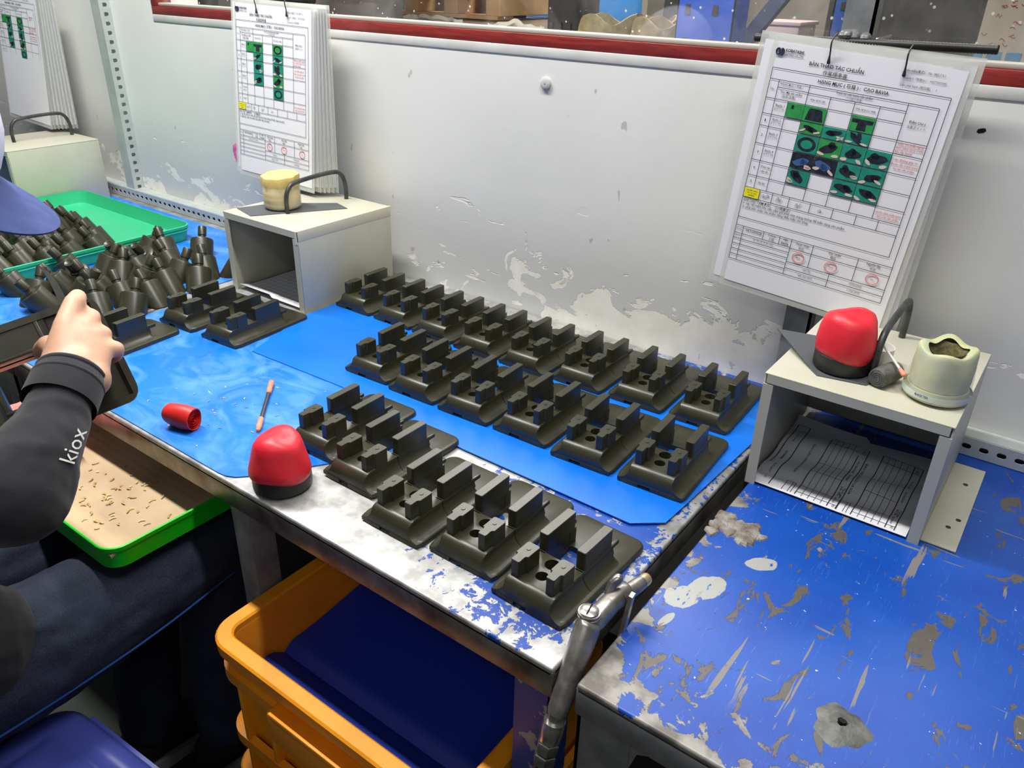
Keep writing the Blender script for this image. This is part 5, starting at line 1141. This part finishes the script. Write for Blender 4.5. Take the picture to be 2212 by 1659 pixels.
# trunk, head, legs, left arm
chain(b, [((-1.11, 0.10, 0.53), 0.125), ((-1.11, 0.12, 0.70), 0.115), ((-1.11, 0.16, 0.88), 0.125)])
chain(b, [((-0.99, 0.15, 0.945), 0.058), ((-1.11, 0.17, 0.95), 0.075), ((-1.23, 0.15, 0.945), 0.058)])
chain(b, [((-1.115, 0.19, 0.96), 0.052), ((-1.125, 0.245, 1.06), 0.046), ((-1.125, 0.295, 1.14), 0.06)])
HC = V((-1.101, 0.334, 1.223)); bd = V((0.50, 0.60, -0.62)).normalized(); bl = V((0.768, -0.640, 0)).normalized(); bn = bl.cross(bd).normalized()
def hd(l, f, u): return HC + bl * l + bd * f + bn * u
chain(b, [(hd(0, -0.012, 0.005), 0.074), (hd(0, 0.010, -0.035), 0.074), (hd(0, 0.030, -0.090), 0.058), (hd(0, 0.045, -0.125), 0.034)])
capsule(b, hd(0, 0.092, -0.062), hd(0, 0.104, -0.084), 0.009, 0.014)          # nose
for sd in (-1, 1):
    capsule(b, hd(sd * 0.076, -0.005, -0.055), hd(sd * 0.078, -0.010, -0.080), 0.011, 0.009)   # ears
    capsule(b, hd(sd * 0.030, 0.074, -0.052), hd(sd * 0.034, 0.076, -0.054), 0.013, 0.013)     # eyes
chain(b, [(hd(-0.018, 0.080, -0.106), 0.010), (hd(0.018, 0.080, -0.106), 0.010)])               # lips
for s, kx, ky, ax_, ay in ((1, -1.0, 0.555, -1.040, 0.535), (-1, -1.215, 0.53, -1.160, 0.45)):
    chain(b, [((-1.11 + s * 0.085, 0.12, 0.525), 0.085), ((kx, ky, 0.548), 0.055), ((ax_, ay, 0.09), 0.036)])
    chain(b, [((ax_, ay - 0.03, 0.05), 0.030), ((ax_ + 0.01, ay + 0.11, 0.035), 0.026)])
chain(b, [((-1.255, 0.15, 0.945), 0.05), ((-1.27, 0.235, 0.765), 0.042), ((-1.06, 0.225, 0.905), 0.028), ((-1.02, 0.215, 0.93), 0.026)])
for k in range(4): chain(b, [((-1.015, 0.215 + 0.004 * k, 0.915 + 0.016 * k), 0.013), ((-0.985 + 0.004 * k, 0.238, 0.915 + 0.018 * k), 0.0095), ((-0.965, 0.262, 0.918 + 0.018 * k), 0.0085)])
chain(b, [((-1.015, 0.215, 0.93), 0.014), ((-0.975, 0.205, 0.955), 0.010), ((-0.945, 0.215, 0.965), 0.009)])
# right arm and hand (the hand on the casting)
chain(b, [(SH, 0.045), (EL + V((-0.012, 0, 0)), 0.030), (W0 + (EL - W0).normalized() * 0.06, 0.026), (W0, 0.0265)])
HP = dict(wl=(-0.843, 0.3303, 1.0021), wr=(-0.8287, 0.3536, 0.992), i=[(-0.8649, 0.3541, 1.0344), (-0.8824, 0.377, 1.0502), (-0.9056, 0.3926, 1.0469), (-0.9246, 0.3957, 1.0366)], m=[(-0.857, 0.3671, 1.0284), (-0.8817, 0.3909, 1.0285), (-0.9052, 0.4008, 1.0167), (-0.917, 0.3958, 1.0062)],
          r=[(-0.8496, 0.3746, 1.0189), (-0.8699, 0.3944, 1.0098), (-0.8901, 0.402, 0.9937), (-0.901, 0.3967, 0.9864)], p=[(-0.8393, 0.3767, 1.0058), (-0.8484, 0.3951, 0.9971), (-0.8642, 0.4011, 0.9831), (-0.8762, 0.3981, 0.9751)], t=[(-0.8646, 0.3416, 1.0081), (-0.8925, 0.3436, 1.0077), (-0.9153, 0.3449, 0.9947), (-0.9325, 0.3484, 0.9842)])
for key, wk, rr in (('i', 'wl', (0.0125, 0.0112, 0.0100, 0.0088)), ('m', 'wl', (0.0128, 0.0112, 0.0100, 0.0088)), ('r', 'wr', (0.0125, 0.0106, 0.0096, 0.0084)), ('p', 'wr', (0.0115, 0.0098, 0.0088, 0.0078))):
    pts = [V(q) for q in HP[key]]
    capsule(b, HP[wk], pts[0], 0.0205, rr[0])
    chain(b, list(zip(pts, rr)))
    capsule(b, pts[0], pts[0] + V((0.0035, -0.0015, 0.0015)), rr[0] * 0.9, rr[0] * 0.62)   # knuckle
capsule(b, HP['wl'], HP['t'][0], 0.021, 0.016); chain(b, list(zip([V(q) for q in HP['t']], (0.0150, 0.0118, 0.0105, 0.0090))))
capsule(b, V(HP['m'][0]) + V((0.006, -0.004, -0.006)), V(HP['wr']), 0.0145, 0.0205)
capsule(b, V(HP['wl']) + V((0.008, -0.006, -0.006)), V(HP['wr']) + V((0.008, -0.006, -0.006)), 0.024, 0.022)
obj('body', remesh(b, 0.0036, 3), MT['skin'], person, world=True, angle=180)
# jacket: sleeves, trunk
b = bmesh.new()
C0 = W0 + (EL - W0).normalized() * 0.040
fore = [(C0, 0.0320), (C0 * 0.7 + EL * 0.3, 0.0365), (C0 * 0.35 + EL * 0.65, 0.0440), (EL + V((-0.012, 0.004, 0.0)), 0.0500)]
chain(b, fore); chain(b, [(EL + V((-0.015, 0, 0.0)), 0.0510), ((EL + SH) / 2 + V((0, 0, -0.012)), 0.0640), (SH, 0.074)])
axf = (EL - C0).normalized(); fu, fv = basis(axf)
for k, r in ((0.030, 0.0370), (0.060, 0.0405), (0.090, 0.0450)):
    c = C0 + axf * k; tilt = axf + fu * 0.25 * (-1) ** int(k * 100)
    uu, vv = basis(tilt); tube(b, [c + (uu * math.cos(a) + vv * math.sin(a)) * (r - 0.006) for a in [2 * PI * j / 24 for j in range(25)]], 0.0065, 8, False)
chain(b, [((-1.11, 0.10, 0.585), 0.150), ((-1.11, 0.12, 0.72), 0.140), ((-1.11, 0.16, 0.88), 0.142)])
chain(b, [((-0.985, 0.15, 0.945), 0.074), ((-1.11, 0.165, 0.955), 0.090), ((-1.235, 0.15, 0.945), 0.074)])
chain(b, [((-1.115, 0.19, 0.98), 0.065), ((-1.117, 0.215, 1.02), 0.058)])
chain(b, [((-1.255, 0.15, 0.945), 0.070), ((-1.27, 0.235, 0.765), 0.060), ((-1.07, 0.225, 0.898), 0.042)])
chain(b, [((-1.03, 0.14, 0.60), 0.11), ((-1.01, 0.19, 0.59), 0.09)])         # jacket hem over the thighs
chain(b, [((-1.18, 0.14, 0.60), 0.11), ((-1.20, 0.19, 0.59), 0.09)])
tex = bpy.data.textures.new('fold_noise', 'CLOUDS'); tex.noise_scale = 0.055; tex.noise_depth = 2
jk = obj('jacket', remesh(b, 0.0045, 6, [('DISPLACE', dict(texture=tex, strength=0.010, mid_level=0.5, texture_coords='LOCAL'))]), MT['jacket'], person, world=True, angle=180)
b = bmesh.new(); uu, vv = basis(-axf); c = C0 - axf * 0.030
for off, r, th in ((0.0, 0.0320, 0.0042), (0.012, 0.0338, 0.0036)):
    tube(b, [c + axf * off + (uu * math.cos(a) + vv * math.sin(a)) * r for a in [2 * PI * j / 36 for j in range(37)]], th, 10, False)
ring_loft(b, [[c + axf * k + (uu * math.cos(a) + vv * math.sin(a)) * r for a in [2 * PI * j / 36 for j in range(36)]] for k, r in ((-0.004, 0.0300), (-0.003, 0.0345), (0.015, 0.0368), (0.040, 0.0372))], True, False)
obj('cuff', b, MT['jacket'], jk, world=True, angle=80)
# white stitched lettering on the sleeve
toC = (V((0, 0, 1.39)) - (C0 + axf * 0.09)).normalized()
side = axf.cross(toC).normalized()
b = bmesh.new(); VF = text_geo('kiox', 0.040, 0.016, 0.0)
nrm0 = (toC * 0.80 - side * 0.62 * (-1)).normalized(); 
def sleeve_fn(x, y):
    k = 0.072 - x; r = 0.0405; a0 = -0.62 + y / r
    c = C0 + axf * k
    return c + (toC * math.cos(a0) + side * math.sin(a0)) * (r + 0.0050)
add_flat(b, VF, sleeve_fn); obj('stitched_lettering', b, MT['white'], jk, smooth=False, world=True)
# jeans
b = bmesh.new()
for s, kx, ky, ax_, ay in ((1, -1.0, 0.555, -1.040, 0.535), (-1, -1.215, 0.53, -1.160, 0.45)):
    chain(b, [((-1.11 + s * 0.075, 0.08, 0.540), 0.108), ((-1.11 + s * 0.098, 0.28, 0.533), 0.092), ((kx, ky, 0.548), 0.069)])
    chain(b, [((kx, ky, 0.545), 0.068), ((kx * 0.6 + ax_ * 0.4, ky * 0.6 + ay * 0.4, 0.36), 0.064), ((ax_, ay, 0.11), 0.056)])
jn = obj('jeans', remesh(b, 0.006, 6, [('DISPLACE', dict(texture=tex, strength=0.012, mid_level=0.5, texture_coords='LOCAL'))]), MT['jeans'], person, world=True, angle=180)
b = bmesh.new(); tube(b, smooth_path([(-0.925, 0.10, 0.505), (-0.9255, 0.25, 0.503), (-0.925, 0.40, 0.511), (-0.931, 0.54, 0.526)], 6), 0.0016, 6); obj('side_seam', b, MT['dblue'], jn, world=True)
# shoes
for ax_, ay in ((-1.040, 0.535), (-1.160, 0.45)):
    sh = None
    b = bmesh.new(); chain(b, [((ax_, ay - 0.035, 0.060), 0.040), ((ax_ + 0.002, ay + 0.03, 0.055), 0.042), ((ax_ + 0.008, ay + 0.115, 0.040), 0.036)])
    sh = obj('shoe', remesh(b, 0.005, 4), MT['shoe'], person, world=True, angle=180)
    b = bmesh.new(); P = [(ax_ + 0.043 * math.cos(a) * (1 if math.sin(a) > 0 else 0.9) + 0.004, ay + 0.04 + 0.118 * math.sin(a)) for a in [2 * PI * k / 28 for k in range(28)]]
    prism(b, P, 0.0, 0.024); obj('sole', b, MT['sole'], sh, world=True)
# cap
cap = None
b = bmesh.new(); rings = []
for k in range(9):
    t_ = PI / 2 * k / 8.4; rings.append([HC + (bl * math.cos(a) * 0.110 + bd * math.sin(a) * 0.102) * math.cos(t_) + bn * (0.110 * math.sin(t_) - 0.012) for a in [2 * PI * j / 32 for j in range(32)]])
ring_loft(b, rings); cap = obj('cap', b, MT['cap_white'], person, world=True, angle=80)
def brim(u, v, o=0.0):     # u -1..1 across, v 0..1 outwards
    a = u * 1.15; base = HC + bl * 0.089 * math.sin(a) + bd * 0.101 * math.cos(a) - bn * 0.008
    ext = 0.082 * math.sqrt(max(0.0, 1 - (u * 0.98) ** 2)) * v
    return base + bd * ext + bl * ext * 0.35 * math.sin(a) - bn * (0.020 * (math.sin(a) ** 2) + 0.006 * v - o)
b = bmesh.new(); n = 30; A = []; Bv = []
for j in range(9): A.append([b.verts.new(brim(i / n * 2 - 1, j / 8)) for i in range(n + 1)]); Bv.append([b.verts.new(brim(i / n * 2 - 1, j / 8, -0.0025)) for i in range(n + 1)])
for j in range(8):
    for i in range(n):
        b.faces.new((A[j][i], A[j][i + 1], A[j + 1][i + 1], A[j + 1][i])); b.faces.new((Bv[j][i], Bv[j + 1][i], Bv[j + 1][i + 1], Bv[j][i + 1]))
for i in range(n): b.faces.new((A[8][i], A[8][i + 1], Bv[8][i + 1], Bv[8][i]))
bmesh.ops.remove_doubles(b, verts=b.verts, dist=0.0002)
obj('brim', b, MT['cap_blue'], cap, world=True, angle=60)
b = bmesh.new(); chain(b, [(hd(0, -0.030, -0.01), 0.066), (hd(0, -0.040, -0.06), 0.058), (hd(0, -0.045, -0.12), 0.045)])
obj('hair', remesh(b, 0.006, 4), MT['hair'], person, world=True, angle=180)
# casting held in the hand, hollow side to the front
ce = V((-0.886, 0.410, 1.000)); wb = V((0.52, -0.007, -0.854)).normalized()
vn = V((0.857, -0.363, 0.365)); vn = (vn - wb * vn.dot(wb)).normalized()          # hollow side looks this way
la = wb.cross(vn).normalized()
if la.x > 0: la = -la
# local +y runs towards the held (right) end; local -z is the hollow side
yv = -la; zv = -vn; xv = yv.cross(zv)
hc = casting(0, 0, 0, 0, 'upturned dark casting held in the worker\'s hand, hollow side showing', None, hollow=True)
org = ce + V((0, 0, 0)) - yv * 0.204 - vn * 0.006 + V((-0.010, 0.004, -0.021))
Mh = Matrix(((xv.x, yv.x, zv.x, org.x), (xv.y, yv.y, zv.y, org.y), (xv.z, yv.z, zv.z, org.z), (0, 0, 0, 1)))
hc.location = org; hc.rotation_euler = Mh.to_euler(); hc.scale = (1.32, 1.12, 1.2)
def hb(*a):
    b = bmesh.new(); box(b, *a, 0.0008); return b
for a in ((-0.046, 0.046, 0.064, 0.068, 0.001, 0.0085), (-0.003, 0.003, 0.004, 0.068, 0.001, 0.012), (-0.046, 0.046, 0.124, 0.128, 0.0005, 0.008), (-0.024, -0.0205, 0.064, 0.126, 0.0005, 0.022), (0.0205, 0.024, 0.064, 0.126, 0.0005, 0.022)):
    obj('rib', hb(*a), MT['cast'], hc)
# scraper blade in the hand
kn = root('scraper', (-0.9, 0.38, 1.03), 'thin black scraper blade held above the casting', 'scraper')
b = bmesh.new(); P0, P1 = V((-0.8895, 0.3696, 1.0253)), V((-0.9373, 0.3871, 1.0815)); d = (P1 - P0); wv = d.cross(vn).normalized()
rings = []
for k, w0, bendk in ((-0.1, 0.0034, 0), (0.25, 0.0038, 0.000), (0.5, 0.0040, 0.001), (0.72, 0.0034, 0.004), (0.88, 0.0024, 0.008), (1.0, 0.0010, 0.013)):
    c = P0 + d * k + wv * bendk * (1 if wv.x < 0 else -1); rings.append([c + wv * w0 + vn * 0.0006, c - wv * w0 + vn * 0.0006, c - wv * w0 - vn * 0.0006, c + wv * w0 - vn * 0.0006])
ring_loft(b, rings); obj('blade', b, MT['dark_steel'], kn, smooth=False, world=True)

# ------------------------------------------------------------------ what stands behind the window
def thing1(name, bm, m, label, cat, smooth=True, group=None): return tag(obj(name, bm, m, None, smooth), label, cat, group)
b = bmesh.new(); box(b, -3.75, -3.05, 2.2, 2.7, 0, 1.9, 0.01); box(b, -3.42, -3.40, 2.19, 2.2, 0.1, 1.85); thing1('dark_cabinet', b, MT['blk'], 'tall black cabinet behind the left end of the window', 'cabinet', False)
b = bmesh.new(); box(b, -2.75, -1.87, 1.92, 1.96, 0, 1.75, 0.003); box(b, -2.40, -2.38, 1.915, 1.92, 0, 1.75); thing1('brown_board', b, MT['brown'], 'dark brown scratched board leaning behind the window', 'board', False)
pl = root('pallet', (-1.97, 2.55, 1.20), 'pine pallet on top of the wrapped stack behind the window', 'pallet')
for k in range(4):
    b = bmesh.new(); box(b, -2.22 + k * 0.0, -1.765, 2.30 + k * 0.11, 2.385 + k * 0.11, 1.345, 1.365, 0.002); obj('top_board', b, MT['wood'], pl, False, True)
for k in range(3):
    b = bmesh.new(); box(b, -2.185 + k * 0.185, -2.125 + k * 0.185, 2.30, 2.71, 1.262, 1.345, 0.002); obj('stringer', b, MT['wood'], pl, False, True)
b = bmesh.new(); box(b, -2.22, -1.765, 2.30, 2.39, 1.25, 1.262, 0.001); obj('bottom_board', b, MT['wood'], pl, False, True)
b = bmesh.new(); box(b, -2.24, -1.76, 2.31, 2.72, 0, 1.248, 0.01); thing1('wrapped_stack', b, MT['kraft'], 'film wrapped stack of brown cartons behind the window', 'carton stack')
def drape(name, x0, x1, y, z, label, seed):
    G = []
    for j in range(7):
        row = []
        for i in range(24):
            u = i / 23; zz = z + 0.018 * noise.noise(V((u * 5, j * 0.6, seed))) - 0.012 * j - 0.02 * abs(u - 0.45)
            row.append(V((x0 + (x1 - x0) * u, y - 0.03 + 0.012 * j + 0.02 * noise.noise(V((u * 6, j * 0.9, seed + 3))), zz)))
        G.append(row)
    thing1(name, cloth([list(r) for r in G], 0.012), MT['film'], label, 'plastic film')
drape('plastic_film', -2.20, -1.90, 2.31, 1.258, 'white plastic film hanging over the wrapped stack, left piece', 1.0)
drape('plastic_film', -1.72, -1.50, 2.22, 1.258, 'white plastic film crumpled beside the blue drum', 7.0)
b = bmesh.new(); box(b, -1.745, -1.50, 2.15, 2.34, 0, 1.195, 0.005); thing1('tall_carton', b, MT['kraft'], 'tall brown carton under the crumpled film behind the window', 'carton')
dr = root('drum', (-1.98, 3.1, 0.42), 'bright blue plastic drum behind the window', 'drum')
b = bmesh.new(); lathe(b, [(0.28, 0), (0.29, 0.02), (0.29, 0.30), (0.30, 0.31), (0.30, 0.34), (0.29, 0.35), (0.29, 0.62), (0.30, 0.63), (0.30, 0.66), (0.29, 0.67), (0.285, 0.96), (0.26, 1.0)], 32); obj('drum_body', b, MT['drum'], dr)
b = bmesh.new(); lathe(b, [(0.27, 0.99), (0.27, 1.02), (0.24, 1.03)], 28); obj('drum_lid', b, MT['drum'], dr)
b = bmesh.new(); box(b, -2.35, -1.6, 2.75, 3.4, 0.0, 0.42); thing1('drum_platform', b, MT['wood'], 'low wooden platform carrying the blue drum', 'platform', False)
def post(name, x0, x1, y0, y1, z1, m, label, holes=None):
    t = root(name, ((x0 + x1) / 2, y0, 0), label, 'post')
    b = bmesh.new(); box(b, x0, x1, y0, y0 + 0.003, 0, z1); box(b, x0, x0 + 0.003, y0, y1, 0, z1); box(b, x1 - 0.003, x1, y0, y1, 0, z1); obj('channel', b, m, t, False, True)
    if holes:
        cols, zs, hw, hh = holes
        for c in cols:
            for z in zs:
                b = bmesh.new(); prism(b, [(c - hw, z - hh), (c + hw, z - hh), (c + hw * 0.8, z + hh), (c - hw * 0.9, z + hh)], 0, 0.002, Matrix(((1, 0, 0, 0), (0, 0, 1, y0 - 0.0016), (0, 1, 0, 0), (0, 0, 0, 1)))); obj('slot_hole', b, MT['blk'], t, False, True)
    return t
post('rack_upright', -0.775, -0.655, 1.60, 1.67, 2.0, MT['rack'], 'bright blue rack upright with square holes behind the window', ((-0.752, -0.694), (1.275, 1.335, 1.395), 0.006, 0.009))
post('rack_upright', -0.500, -0.466, 1.70, 1.75, 2.0, MT['dblue'], 'narrow dark blue rack upright behind the grey post', ((-0.482,), (1.25, 1.30, 1.35), 0.005, 0.007))
post('thin_upright', -1.885, -1.848, 2.55, 2.58, 2.0, MT['dblue'], 'thin dark blue upright beside the blue drum')
post('wood_upright', -2.12, -2.03, 3.5, 3.58, 2.4, MT['wood'], 'pale wooden upright behind the canvas bags')
post('beige_upright', -1.95, -1.88, 3.5, 3.57, 2.4, MT['beige'], 'beige steel upright next to the wooden one')
b = bmesh.new(); box(b, -0.014, 0.014, -0.012, 0.012, -0.5, 0.5, 0.002, mat=Matrix.Translation((-0.620, 1.685, 1.33)) @ Matrix.Rotation(math.radians(36), 4, 'Y')); thing1('diagonal_brace', b, MT['brace'], 'slate blue diagonal brace bar beside the blue rack upright', 'brace')
b = bmesh.new(); box(b, -1.64, -1.515, 2.40, 2.55, 0, 1.65, 0.02, 3)
for k in range(3): box(b, -1.62 + k * 0.035, -1.605 + k * 0.035, 2.39, 2.40, 0.8, 1.25, 0.003)
thing1('black_sack', b, MT['blk'], 'black plastic sack standing between drum and bags', 'sack')
def bag(x, y, z, s, label, seed):
    t = root('canvas_bag', (x, y, z), label, 'bag', 'khaki canvas bags on the crate')
    rnd = random.Random(seed); ph = rnd.uniform(0, 6)
    b = bmesh.new(); lathe(b, [(0.050 * s, 0), (0.062 * s, 0.008), (0.068 * s, 0.04 * s), (0.064 * s, 0.075 * s), (0.060 * s, 0.092 * s), (0.055 * s, 0.092 * s), (0.054 * s, 0.06 * s), (0.045 * s, 0.02 * s)], 26, None, lambda r, zz, a, k: (r * (1 + 0.12 * math.sin(2 * a + ph) + 0.06 * math.sin(5 * a)), zz + (0.012 * s * math.sin(3 * a + ph) if k > 2 else 0))); obj('bag_body', b, MT['khaki'], t)
    b = bmesh.new(); tube(b, [V((0.066 * s * math.cos(a), 0.066 * s * math.sin(a), 0.055 * s)) for a in [2 * PI * j / 24 for j in range(25)]], 0.003, 6, False); obj('bag_band', b, MT['khaki'], t)
bag(-1.085, 1.86, 1.205, 1.0, 'open khaki canvas bag, left of the three behind the window', 1)
bag(-1.000, 1.93, 1.21, 0.95, 'open khaki canvas bag, middle of the three behind the window', 2)
bag(-0.930, 1.84, 1.205, 1.0, 'open khaki canvas bag nearest the blue rack upright', 3)
b = bmesh.new(); box(b, -1.25, -0.86, 1.76, 2.05, 0, 1.205, 0.004); thing1('storage_crate', b, MT['beige'], 'tall beige storage crate holding up the canvas bags', 'crate')
def office_chair(x, y, z, sx, sz, label, group=None):
    t = root('office_chair', (x, y, 0), label, 'chair')
    b = bmesh.new(); rings = []
    for k, (wv_, zz) in enumerate(((0.75, 0), (0.95, 0.15), (1.0, 0.5), (0.92, 0.8), (0.7, 0.95), (0.4, 1.0))):
        rings.append([V((wv_ * sx * math.cos(a), 0.045 * math.sin(a) - 0.03 * math.sin(zz * 3), z + zz * sz)) for a in [2 * PI * j / 24 for j in range(24)]])
    ring_loft(b, rings); obj('backrest', b, MT['blk'], t)
    b = bmesh.new(); box(b, -sx, sx, -0.02, 0.40, z - 0.10, z - 0.03, 0.025, 3); obj('seat', b, MT['blk'], t)
    b = bmesh.new(); tube(b, smooth_path([(-sx * 0.9, -0.05, z - 0.03), (-sx * 1.05, -0.055, z + 0.12), (-sx * 0.8, -0.06, z + 0.26), (-sx * 0.3, -0.06, z + 0.30)], 5), 0.006, 8); obj('frame_tube', b, MT['chrome'], t)
    b = bmesh.new(); tube(b, [(0, 0.18, 0.06), (0, 0.18, z - 0.1)], 0.025, 10); obj('gas_lift', b, MT['dark_steel'], t)
    for k in range(5):
        a = 2 * PI * k / 5; b = bmesh.new(); tube(b, [(0, 0.18, 0.09), (0.19 * math.cos(a), 0.18 + 0.19 * math.sin(a), 0.05)], [0.022, 0.014], 8); capsule(b, (0.19 * math.cos(a), 0.18 + 0.19 * math.sin(a), 0.026), (0.20 * math.cos(a), 0.18 + 0.20 * math.sin(a), 0.026), 0.026, 0.026, 8); obj('base_arm', b, MT['blk'], t)
office_chair(-1.115, 2.42, 0.98, 0.095, 0.46, 'black chair with chrome tube beside the blue rack upright')
office_chair(-0.372, 1.86, 1.00, 0.115, 0.42, 'big round backed black chair behind the right sheet')
b = bmesh.new(); box(b, -0.382, -0.334, 2.29, 2.34, 0, 2.2, 0.003); thing1('black_upright', b, MT['blk'], 'thick black upright in front of the whiteboard', 'post', False)
bx = root('clear_box', (-0.668, 1.95, 1.24), 'pinkish clear plastic box behind the diagonal brace', 'box')
b = bmesh.new(); box(b, -0.712, -0.625, 1.90, 2.02, 1.235, 1.302, 0.004); obj('box_body', b, MT['pinkbox'], bx, True, True)
b = bmesh.new(); box(b, -0.716, -0.621, 1.896, 2.024, 1.302, 1.310, 0.002); obj('box_lid', b, MT['pinkbox'], bx, True, True)
b = bmesh.new(); box(b, -0.74, -0.60, 1.88, 2.10, 0, 1.234, 0.003); thing1('low_cupboard', b, MT['brown'], 'dark cupboard under the pinkish clear box', 'cupboard', False)
b = bmesh.new(); box(b, -0.90, -0.20, 3.0, 3.05, 0.3, 1.9, 0.003); box(b, -0.85, -0.55, 2.995, 3.0, 1.0, 1.7); box(b, -0.50, -0.25, 2.995, 3.0, 1.0, 1.7); thing1('dark_partition', b, MT['brown'], 'dark partition far behind the blue racks', 'partition', False)
wbt = root('whiteboard', (0.1, 2.42, 0.9), 'cream whiteboard with faint red writing and blue magnets', 'whiteboard')
b = bmesh.new(); box(b, -0.37, 0.9, 2.40, 2.42, 1.225, 2.2, 0.002); obj('board_panel', b, MT['wbd'], wbt, False, True)
b = bmesh.new(); box(b, -0.38, 0.91, 2.37, 2.42, 1.195, 1.222, 0.003); obj('board_tray', b, MT['white'], wbt, True, True)
b = bmesh.new(); box(b, -0.2, 0.9, 2.42, 2.46, 0.0, 1.2); obj('board_leg_panel', b, MT['beige'], wbt, False, True)
for k in range(7):
    b = bmesh.new(); box(b, -0.355 + k * 0.042, -0.322 + k * 0.042, 2.393, 2.40, 1.229, 1.247, 0.001); obj('magnet', b, MT['magnet'], wbt, True, True)
b = bmesh.new(); rnd = random.Random(2)
for k in range(26):
    x, z = rnd.uniform(-0.34, -0.2), rnd.uniform(1.26, 1.36); tube(b, smooth_path([(x + j * 0.004, 2.3985, z + rnd.uniform(-0.004, 0.004)) for j in range(4)], 3), 0.0006, 4)
obj('red_scribbles', b, MT['inkr'], wbt, True, True)
# lamps over the benches and a parts tray on the right bench's lower shelf
for i, (x, y, z) in enumerate(LAMPS):
    t = root('tube_lamp', (x, y, z), ('white batten tube lamp above the left and middle benches', 'white batten tube lamp above the right bench')[i], 'lamp')
    b = bmesh.new(); box(b, x - 0.62, x + 0.62, y - 0.03, y + 0.03, z, z + 0.05, 0.005); obj('housing', b, MT['white'], t, True, True)
    b = bmesh.new(); tube(b, [(x - 0.6, y, z - 0.015), (x + 0.6, y, z - 0.015)], 0.013, 12); obj('glass_tube', b, MT['white'], t, True, True)
tray('shelf_tray', -0.20, 0.30, 0.53, 0.85, 0.665, 0.026, MT['tray_dark'], 'dark green tray on the shelf under the right bench', 'tray')
bpy.data.objects.remove(_to); bpy.data.curves.remove(_tc)
